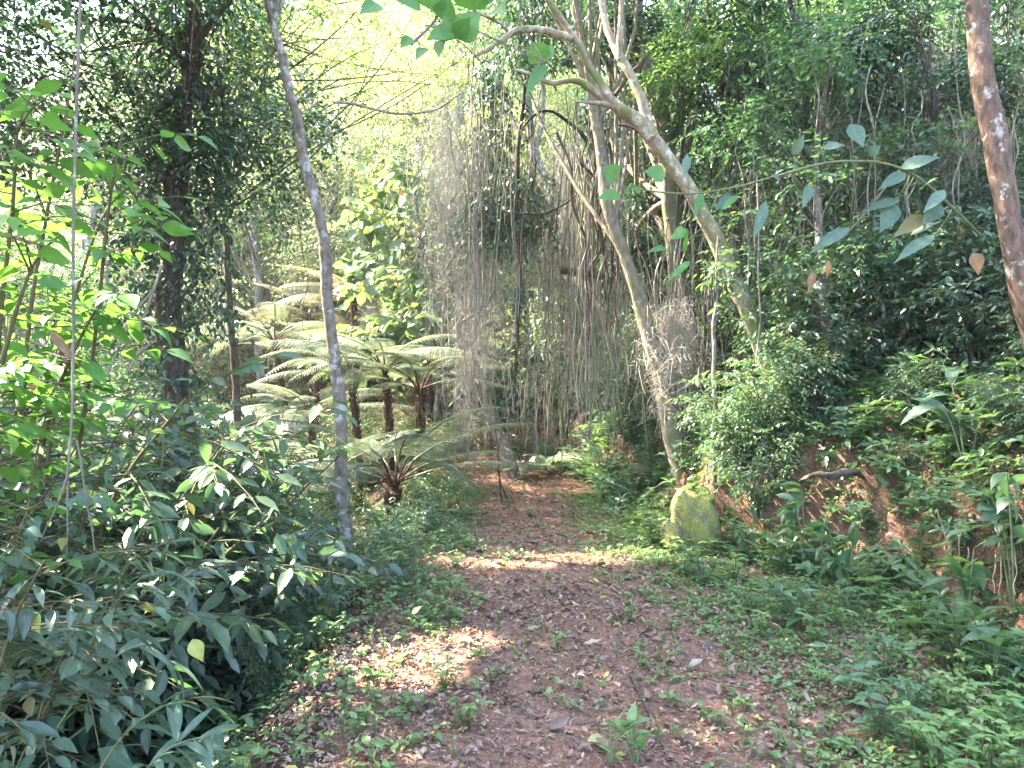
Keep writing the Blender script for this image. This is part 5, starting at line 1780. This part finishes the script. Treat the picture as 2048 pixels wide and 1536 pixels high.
def plant_tree(kind, x, y, sc, desc, group, cat="tree"):
    pr = TP[kind][rng.integers(0, len(TP[kind]))]
    o = dup(pr, (x, y, float(H(x, y))), rng.uniform(0, 6.28), (sc * rng.uniform(.9, 1.1), sc * rng.uniform(.9, 1.1), sc * rng.uniform(.9, 1.15)))
    h = {'sun': 11, 'lime': 10, 'deep': 10, 'under': 5, 'big': 6}[kind] * sc
    later_label(o, desc, cat, group, np.array(o.location) + [0, 0, h * .5])
    return o


# big leaved grey trees beyond the fern group
for px, d, sc in ((785, 16.0, 1.0), (870, 18, .95), (700, 20.5, .95)):
    p = P(px, 700, d)
    plant_tree('big', p[0], p[1], sc, "small tree with big grey green leaves", "big leaved trees of the gully")
# sunny valley trees
for x, y, s in scatter(62, (-36, 6), (20, 56), lambda x, y, s: s > 1.9 and 60 < pix((x, y, 3))[0] < 1160, 1.45):
    u = rng.random()
    kind, desc = ('sun', "sunlit tree on the far hillside") if u < .5 else (('lime', "yellow green feathery tree on the far hillside") if u < .85 else ('deep', "dark leaved tree on the far hillside"))
    plant_tree(kind, x, y, rng.uniform(.75, 1.1) * (1.3 if y > 30 else 1), desc, "trees of the far hillside")
# trees down in the gully at the left
for px, d, sc, kind in ((90, 13, .7, 'deep'), (-60, 10, .8, 'deep'), (430, 27, 1.0, 'lime'), (160, 24, 1.1, 'sun'), (330, 29, 1.2, 'lime'), (20, 19, .9, 'sun')):
    p = P(px, 700, d)
    plant_tree(kind, p[0], p[1], sc, {'deep': "dark leaved tree down in the gully", 'sun': "sunlit tree down in the gully", 'lime': "yellow green feathery tree down in the gully"}[kind], "trees down in the gully")
# the hillside above the bend and the bank
for x, y, s in scatter(40, (1, 26), (12, 36), lambda x, y, s: s > 4 and 960 < pix((x, y, 3))[0] < 2300, 1.7):
    plant_tree('deep' if rng.random() < .5 else ('sun' if rng.random() < .6 else 'lime'), x, y, rng.uniform(.6, .95), "tree on the hillside above the trail", "trees on the hillside above the trail")
for x, y, s in scatter(44, (1.8, 14), (7.5, 17), lambda x, y, s: s > be1(y) + 1.5 and 1100 < pix((x, y, 3))[0] < 2250 and not (y < 10.5 and pix((x, y, 3))[0] < 1500), .85):
    plant_tree('under', x, y, rng.uniform(.65, 1.05), "thin stemmed understory tree in the hillside thicket", "understory trees of the hillside")
# a feathery yellow green crown in front of the sky, left of centre
for px, d, sc in ((640, 24, 1.0), (850, 23, .95)):
    p = P(px, 700, d)
    plant_tree('lime', p[0], p[1], sc, "feathery yellow green tree rising out of the gully", "feathery trees of the gully")


# ------------------------------------------------------------------ ground layer
def patch(x, y, f=1.4, ph=0):
    return np.clip(.5 + .8 * wob(x, y, f, ph), 0, 1)


def undergrowth(name, m, n, xr, yr, cond, L, W, tl, seed_h, nl=7):
    x, y = rng.uniform(*xr, n), rng.uniform(*yr, n)
    s = S(x, y)
    k = cond(x, y, s)
    x, y = x[k], y[k]
    z = H(x, y)
    st = np.stack([x, y, z + rng.uniform(0, seed_h, len(x))], -1)
    d = rand_dirs(len(x), .6)
    d[:, 2] = np.abs(d[:, 2]) * .6 + .1
    lb = Buf()
    spray(lb, None, st, d, tl * rng.uniform(.5, 1.1, len(x)), nl, L, W, T_MID, .3)
    return stuff(obj(name, lb, M[m]))


def pxv(x, y):
    return CX + x / np.maximum(y, .1) * F


undergrowth("undergrowth", 'blue', 9000, (1.5, 16), (2.5, 22), lambda x, y, s: (s > bank_edge(y) + .7) & (pxv(x, y) < 2300) & (pxv(x, y) > 950), .085, .038, .30, .22)
undergrowth("undergrowth", 'herb', 2600, (2.0, 6.2), (2.8, 9), lambda x, y, s: (s > bank_edge(y) + .45) & (s < bank_edge(y) + 3) & (patch(x, y, 1.9, 2) > .22), .10, .042, .26, .12, 6)
undergrowth("undergrowth", 'mid', 5000, (1.0, 10), (7, 22), lambda x, y, s: (s > bank_edge(y) + .35) & (pxv(x, y) < 1700) & (pxv(x, y) > 950), .075, .034, .26, .15)
undergrowth("undergrowth", 'mid', 7000, (-16, 0), (2.5, 24), lambda x, y, s: (s < -1.7) & (pxv(x, y) > -300), .08, .036, .30, .25)
undergrowth("undergrowth", 'blue', 5200, (-9, 4), (9.5, 22), lambda x, y, s: (s > bank_edge(y) + .0) & (s < bank_edge(y) + 2.2), .085, .036, .28, .10)
undergrowth("undergrowth", 'mid', 3000, (-9, 4), (9.0, 22), lambda x, y, s: (s > bank_edge(y) - .1) & (s < bank_edge(y) + 2.2), .075, .032, .24, .08)
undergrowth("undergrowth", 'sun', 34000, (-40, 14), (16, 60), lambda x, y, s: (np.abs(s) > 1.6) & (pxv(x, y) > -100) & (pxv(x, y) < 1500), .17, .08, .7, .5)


def litter(name, n, xr, yr, dens, L0, L1, m='litter', tm=T_LITTER, up=.012):
    x, y = rng.uniform(*xr, n), rng.uniform(*yr, n)
    s, yy = s_exact(x, y)
    k = rng.random(n) < dens(x, y, s)
    x, y = x[k], y[k]
    z = hm(x, y)
    N = len(x)
    a = rng.uniform(0, 6.28, N)
    e = .05
    gx = (hm(x + e, y) - z) / e
    gy = (hm(x, y + e) - z) / e
    nr = unit(np.stack([-gx, -gy, np.ones(N)], -1) + rng.normal(size=(N, 3)) * .28)
    ax = np.stack([np.cos(a), np.sin(a), np.zeros(N)], -1)
    ax = unit(ax - nr * (ax * nr).sum(1)[:, None])
    L = L0 * np.exp(rng.random(N) * np.log(L1 / L0))
    lb = Buf()
    leaves(lb, np.stack([x, y, z + up * rng.uniform(.3, 1.6, N)], -1), ax, nr, L, L * rng.uniform(.32, .55, N), tm, rng.normal(size=N) * .25, rng.random(N))
    return stuff(obj(name, lb, M[m]))


def pathd(x, y, s):
    return np.where(np.abs(s) < 1.7, .9, np.where((s > 0), .8, .55)) * np.where((y < 5) & (s < .6) & (s > -.7), .6, 1)


litter("leaf_litter", 34000, (-3.0, 4.2), (2.2, 16), pathd, .02, .075)
litter("leaf_litter", 42000, (-2.2, 3.6), (2.2, 9.5), pathd, .008, .035)
litter("leaf_litter", 22000, (-1.6, 3.5), (2.3, 5.6), pathd, .012, .05)
# broken twigs and stalks among the litter
tn = 2600
tx, ty = rng.uniform(-2.2, 3.6, tn), rng.uniform(2.3, 11, tn)
ta, tl = rng.uniform(0, 6.28, tn), rng.gamma(2, .035, tn)
tp = np.stack([np.stack([tx + np.cos(ta) * tl * f, ty + np.sin(ta) * tl * f, np.zeros(tn)], -1) for f in (-1, 0, 1)], 1)
tp[:, :, 2] = hm(tp[:, :, 0], tp[:, :, 1]).reshape(tn, 3) + .006
tp[:, 1, :2] += rng.normal(size=(tn, 2)) * .006
tb = Buf()
tubes(tb, tp, (rng.uniform(.0012, .0035, tn)[:, None] * np.array([[1, .9, .6]])), 4)
stuff(obj("twig_litter", tb, M['twig']))
litter("leaf_litter", 16000, (-7, 7), (3, 24), lambda x, y, s: np.where((s > 1.5) | (s < -1.6), .6, 0), .04, .12)


def seedlings(name, n, xr, yr, dens, L0, L1, m='seed', h=.05, tm=T_OVAL, kmin=4, kmax=7):
    x, y = rng.uniform(*xr, n), rng.uniform(*yr, n)
    s, yy = s_exact(x, y)
    k = rng.random(n) < dens(x, y, s)
    x, y = x[k], y[k]
    z = hm(x, y)
    N = len(x)
    cnt = rng.integers(kmin, kmax + 1, N)
    i = np.repeat(np.arange(N), cnt)
    a = rng.uniform(0, 6.28, len(i))
    hh = rng.uniform(.25, 1.4, N)[i] * h * rng.uniform(.4, 1, len(i))
    rad = rng.uniform(0, .02, len(i))
    bp = np.stack([x[i] + np.cos(a) * rad, y[i] + np.sin(a) * rad, z[i] + hh], -1)
    ax = np.stack([np.cos(a), np.sin(a), rng.uniform(-.1, .7, len(i))], -1)
    L = (L0 * np.exp(rng.random(N) * np.log(L1 / L0)))[i] * rng.uniform(.6, 1.1, len(i))
    lb = Buf()
    leaves(lb, bp, ax, Z + rng.normal(size=(len(i), 3)) * .3, L, L * .56, tm, rng.uniform(0, .4, len(i)), np.clip(rng.random(N)[i] * .7 + rng.random(len(i)) * .3, 0, 1))
    g = np.stack([np.stack([x[i], y[i], z[i] - .005], -1), bp], 1)
    tubes(lb, g, np.full((1, 2), .0011), 3)
    return stuff(obj(name, lb, M[m]))


def right_d(x, y, s):
    b = bank_edge(y)
    m = sst(-.05, .6, s / b) * (.30 + .70 * patch(x, y, 2.3, 1)) * .9
    m = np.where(s > b + .9, .25, m)
    return np.where(s < 0, 0, m)


def left_d(x, y, s):
    return np.where(s < -.75, sst(.75, 1.25, -s) * (.3 + .7 * patch(x, y, 2.0, 5)), 0) * np.where(y < 4.9, .45, 1)


def mid_d(x, y, s):
    return np.where(np.abs(s) < 1.2, .22 * patch(x, y, 1.7, 8) ** 2 + .8 * np.exp(-((y - 6.9) / .5) ** 2) * patch(x, y, 2.1, 3), 0)


seedlings("ground_cover", 34000, (.3, 4.6), (2.3, 11), right_d, .016, .046, h=.045)
seedlings("ground_cover", 9000, (-3.0, .2), (2.8, 13), left_d, .024, .07, 'seed', .10, T_OVATE)
seedlings("ground_cover", 6500, (-1, 2.0), (2.5, 15), mid_d, .018, .05)
seedlings("ground_cover", 4500, (1.0, 5.5), (5.5, 15), lambda x, y, s: np.where((s > bank_edge(y) - .25) & (s < bank_edge(y) + 1.4), .8, 0) * np.where(patch(x, y, 2.2, 4) > .28, 1, .2), .04, .10, 'herb', .10, T_OVATE)
seedlings("ground_cover", 4200, (1.6, 6), (2.6, 8), lambda x, y, s: np.where((s > bank_edge(y) - .15) & (s < bank_edge(y) + 1.6), .8, 0) * np.where(patch(x, y, 2.2, 4) > .28, 1, .15), .045, .11, 'herb', .10, T_LANCE)
# moss films and thin grass blades
x_ = rng.uniform(-1.2, 2.2, 9000)
y_ = rng.uniform(2.6, 15, 9000)
s_, _y = s_exact(x_, y_)
k_ = (np.abs(s_) < 1.6) & (rng.random(9000) < .55 * patch(x_, y_, 1.9, 6) ** 2 + .35 * np.exp(-((y_ - 11.6) / .8) ** 2))
x_, y_ = x_[k_], y_[k_]
gb = Buf()
leaves(gb, np.stack([x_, y_, hm(x_, y_) - .003], -1), np.stack([rng.normal(size=len(x_)) * .6, rng.normal(size=len(x_)) * .6, np.ones(len(x_))], -1), rand_dirs(len(x_), .3), rng.uniform(.02, .07, len(x_)), .005, T_FAR, .5)
stuff(obj("grass", gb, M['seed']))

# the larger fallen leaves, one by one
LC = {'brown': "curled brown fallen leaf", 'dark': "dark wet fallen leaf", 'tan': "pale tan fallen leaf", 'yellow': "yellowish fallen leaf"}
M['fall_brown'] = leaf_mat("fallen_leaf_brown", [(0.11, 0.065, 0.05), (0.17, 0.10, 0.08)], (0.2, 0.1, 0.05), .1, .5, .3, ribs=6)
M['fall_dark'] = leaf_mat("fallen_leaf_dark", [(0.045, 0.035, 0.04), (0.08, 0.055, 0.055)], (0.1, 0.06, 0.05), .08, .4, .1, ribs=6)
M['fall_tan'] = leaf_mat("fallen_leaf_tan", [(0.26, 0.19, 0.15), (0.38, 0.30, 0.25)], (0.3, 0.2, 0.1), .12, .5, .3, ribs=6)
M['fall_yellow'] = leaf_mat("fallen_leaf_yellow", [(0.36, 0.34, 0.10), (0.34, 0.38, 0.16)], (0.4, 0.35, 0.1), .15, .45, .2, ribs=6)
pts = scatter(120, (-1.5, 3.4), (2.75, 7.5), lambda x, y, s: s > -1.5 and s < be1(y) + .1 and in_view(x, y, 0, 30), .16)
for x, y, s in pts:
    u = rng.random()
    c = 'brown' if u < .45 else ('dark' if u < .68 else ('tan' if u < .92 else 'yellow'))
    L = rng.uniform(.05, .115)
    lb = Buf()
    a = rng.uniform(0, 6.28)
    leaves(lb, np.array([[-math.cos(a) * L / 2, -math.sin(a) * L / 2, 0]]), np.array([[math.cos(a), math.sin(a), rng.uniform(0, .25)]]), (Z + rng.normal(size=3) * .25)[None], L, L * rng.uniform(.33, .52), near_template([.28, .46, .48, .38, .16], rng.uniform(.15, .5), rng.uniform(0, .14)), rng.uniform(-.3, .5))
    o = obj("fallen_leaf", lb, M['fall_' + c])
    o.location = (x, y, float(hm(x, y)[0]) + .022)
    later_label(o, LC[c] + " on the trail", "leaf", "fallen leaves on the trail")


# sticks on the ground
def stick(pts, d_r, label, m='twig'):
    out = []
    for (px, py) in pts:
        # where the sight line meets the ground
        dn = 1.6
        for _ in range(4000):
            p = P(px, py, dn)
            if p[2] < float(H(p[0], p[1])) + .01:
                break
            dn += .004
        out.append([p[0], p[1], float(hm(p[0], p[1])[0]) + d_r * 1.2])
    out = np.array(out)
    b = Off(out[0])
    trunk(b, out, np.linspace(d_r, d_r * .6, len(out)), 8, .03, .12, .003)
    o = obj("fallen_stick", b, M[m], None, True)
    o.location = [float(v) for v in out[0]]
    tag(o, label, "stick")


stick([(1262, 1350), (1285, 1400), (1310, 1455), (1335, 1510)], .011, "crooked brown stick lying at the front centre of the trail", 'bark_dark')
stick([(700, 1460), (730, 1500), (760, 1532)], .008, "brown stick at the bottom edge left of centre")
stick([(800, 1320), (860, 1295), (940, 1290), (1020, 1280)], .006, "long thin twig right of the sunlit soil patch")
stick([(740, 1322), (790, 1305), (850, 1285), (905, 1292)], .006, "thin twig crossing the top of the sunlit soil patch")
stick([(600, 1360), (660, 1335), (720, 1310), (810, 1260)], .010, "stick along the edge of the left thicket by the sunlit soil", 'vine')
stick([(440, 1330), (500, 1325), (560, 1310), (620, 1280)], .016, "thick dead branch lying along the rim of the dark hollow", 'bark_dark')
stick([(280, 1380), (330, 1375), (352, 1380)], .024, "short broken log end in the dark hollow", 'bark_grey')
stick([(1250, 1160), (1290, 1150), (1340, 1148), (1400, 1140)], .009, "thin branch lying across the sunlit strip of the trail", 'bark_dark')
stick([(1300, 1118), (1340, 1130), (1390, 1142)], .007, "twig resting on the branch below the boulder", 'bark_dark')
stick([(1080, 1390), (1150, 1388), (1160, 1389)], .004, "short straight pale twig in the middle of the trail")
stick([(1640, 1410), (1700, 1390), (1760, 1360), (1800, 1330)], .008, "brown stick among the seedlings on the right")
stick([(1690, 1400), (1740, 1420), (1800, 1440)], .010, "broken brown stick at the lower right", 'bark_dark')
stick([(1780, 1240), (1800, 1270), (1825, 1290)], .014, "short thick stick at the foot of the bank", 'twig')
stick([(1520, 1390), (1580, 1370), (1640, 1345)], .006, "thin twig among the seedlings right of centre")
stick([(420, 1500), (470, 1470), (540, 1450)], .005, "thin twig at the bottom left beside the fern")
stick([(1000, 1230), (1050, 1215), (1080, 1200)], .006, "small twig by the herb clump in mid trail", 'bark_dark')


# bare roots hanging out of the cut bank
def bank_root(px0, py0, px1, py1, d, label):
    a, b_ = P(px0, py0, d), P(px1, py1, d - .25)
    q = []
    for k in range(7):
        f = k / 6
        p = a * (1 - f) + b_ * f
        p[0] += rng.normal() * .006
        # settle on the face of the bank
        for _ in range(60):
            if p[2] > float(hm(p[0], p[1])[0]) + .01:
                break
            p[1] -= .02
            p[0] -= .012
        q.append(p)
    t = Off(q[0])
    trunk(t, np.array(q), np.linspace(.005, .002, 7), 6, .03, .05, .003)
    o = obj("bank_root", t, M['twig'], None, True)
    o.location = [float(v) for v in q[0]]
    later_label(o, label, "root", "bare roots on the red bank", q[3])


for i in range(9):
    x = rng.uniform(1640, 2040)
    y = rng.uniform(990, 1100)
    bank_root(x, y, x + rng.normal() * 25, y + rng.uniform(50, 130), 5.9 - (x - 1640) / 400 * 1.3, "thin bare root hanging down the red bank")

# ------------------------------------------------------------------ thin haze, added to soften and brighten the distance
def haze(density):
    x0, x1, y0, y1 = -80.0, 74.0, -19.0, 115.0
    z0 = float(gH.min()) - 4.6
    z1 = 36.0
    b = Buf()
    v = [(x, y, z) for z in (z0, z1) for y in (y0, y1) for x in (x0, x1)]
    b.add(v, [(0, 2, 3, 1), (4, 5, 7, 6), (0, 1, 5, 4), (2, 6, 7, 3), (0, 4, 6, 2), (1, 3, 7, 5)])
    m, t, N, L = mat("added_haze")
    pv = N.new("ShaderNodeVolumePrincipled")
    pv.inputs["Color"].default_value = (0.93, 0.95, 0.97, 1)
    pv.inputs["Density"].default_value = density
    o = N.new("ShaderNodeOutputMaterial")
    L.new(pv.outputs[0], o.inputs["Volume"])
    stuff(obj("haze", b, m))


haze(0.0008)

for px, py, d, k, sc_ in ((1345, 1105, 6.75, 'low', .8), (1385, 1120, 6.6, 'low', .6), (1440, 1110, 6.7, 'herb', .5), (1460, 1080, 6.9, 'herb', .6), (1325, 1090, 7.1, 'low', .9)):
    p = P(px, py, d)
    place(k, p[0], p[1], sc_, "small herb crowding round the boulder foot", "herb", "herbs round the boulder")
for i in range(26):
    p = P(rng.uniform(1150, 1310), 900, rng.uniform(9.8, 13.5))
    sx = float(S(p[0], p[1])) - be1(p[1])
    place('herb', p[0] - min(sx, 0) + (0 if -.1 < sx < 1.2 else rng.uniform(.1, .8) - max(sx, 0)), p[1], rng.uniform(.7, 1.3), "leafy herb on the bank at the far bend", "herb", "herbs on the bank at the far bend", tilt=(-.2, -.3))
for x, y, s in scatter(60, (-5, 2.2), (11.5, 19), lambda x, y, s: be1(y) - .15 < s < be1(y) + .9, .2):
    kind = 'herb' if rng.random() < .55 else 'mid'
    place(kind, x, y, rng.uniform(.9, 1.5) if kind == 'herb' else rng.uniform(.3, .5), "leafy herb on the bank at the far bend" if kind == 'herb' else "low green shrub on the bank at the far bend", "herb" if kind == 'herb' else "shrub", "plants on the bank at the far bend", tilt=(-.15, -.2))
for px, d, sc_ in ((1640, 7.6, 1.05), (1720, 7.8, 1.15), (1800, 7.4, 1.1), (1880, 7.2, 1.15), (1960, 7.0, 1.1), (1690, 8.6, 1.3), (1780, 8.8, 1.3), (1900, 8.4, 1.3), (2020, 7.8, 1.2), (1600, 8.4, 1.1)):
    p = P(px, 800, d)
    place('blue' if rng.random() < .6 else 'mid', p[0], p[1], sc_, "tall bushy grey green shrub above the bank", "shrub", "tall shrubs above the bank")
for px, py, d in ((1590, 965, 6.1), (1625, 985, 6.0), (1700, 985, 5.9), (1740, 965, 6.1), (1660, 915, 6.35), (1710, 910, 6.35), (1615, 915, 6.4), (1760, 930, 6.2), (1790, 985, 5.7), (1840, 1000, 5.5), (1880, 960, 5.6), (1930, 985, 5.2), (1980, 960, 5.2), (1560, 1010, 6.3), (1580, 1040, 6.2)):
    p = P(px, py, d)
    place('herb', p[0], p[1], rng.uniform(.5, .85), "broad ribbed herb around the rotten root", "herb", "herbs around the rotten root", tilt=(-.25, -.4))

# remove the prototypes
for lst in list(PRO.values()) + list(TP.values()):
    for r in lst:
        for c in list(r.children):
            bpy.data.objects.remove(c)
        bpy.data.objects.remove(r)
settle_labels()
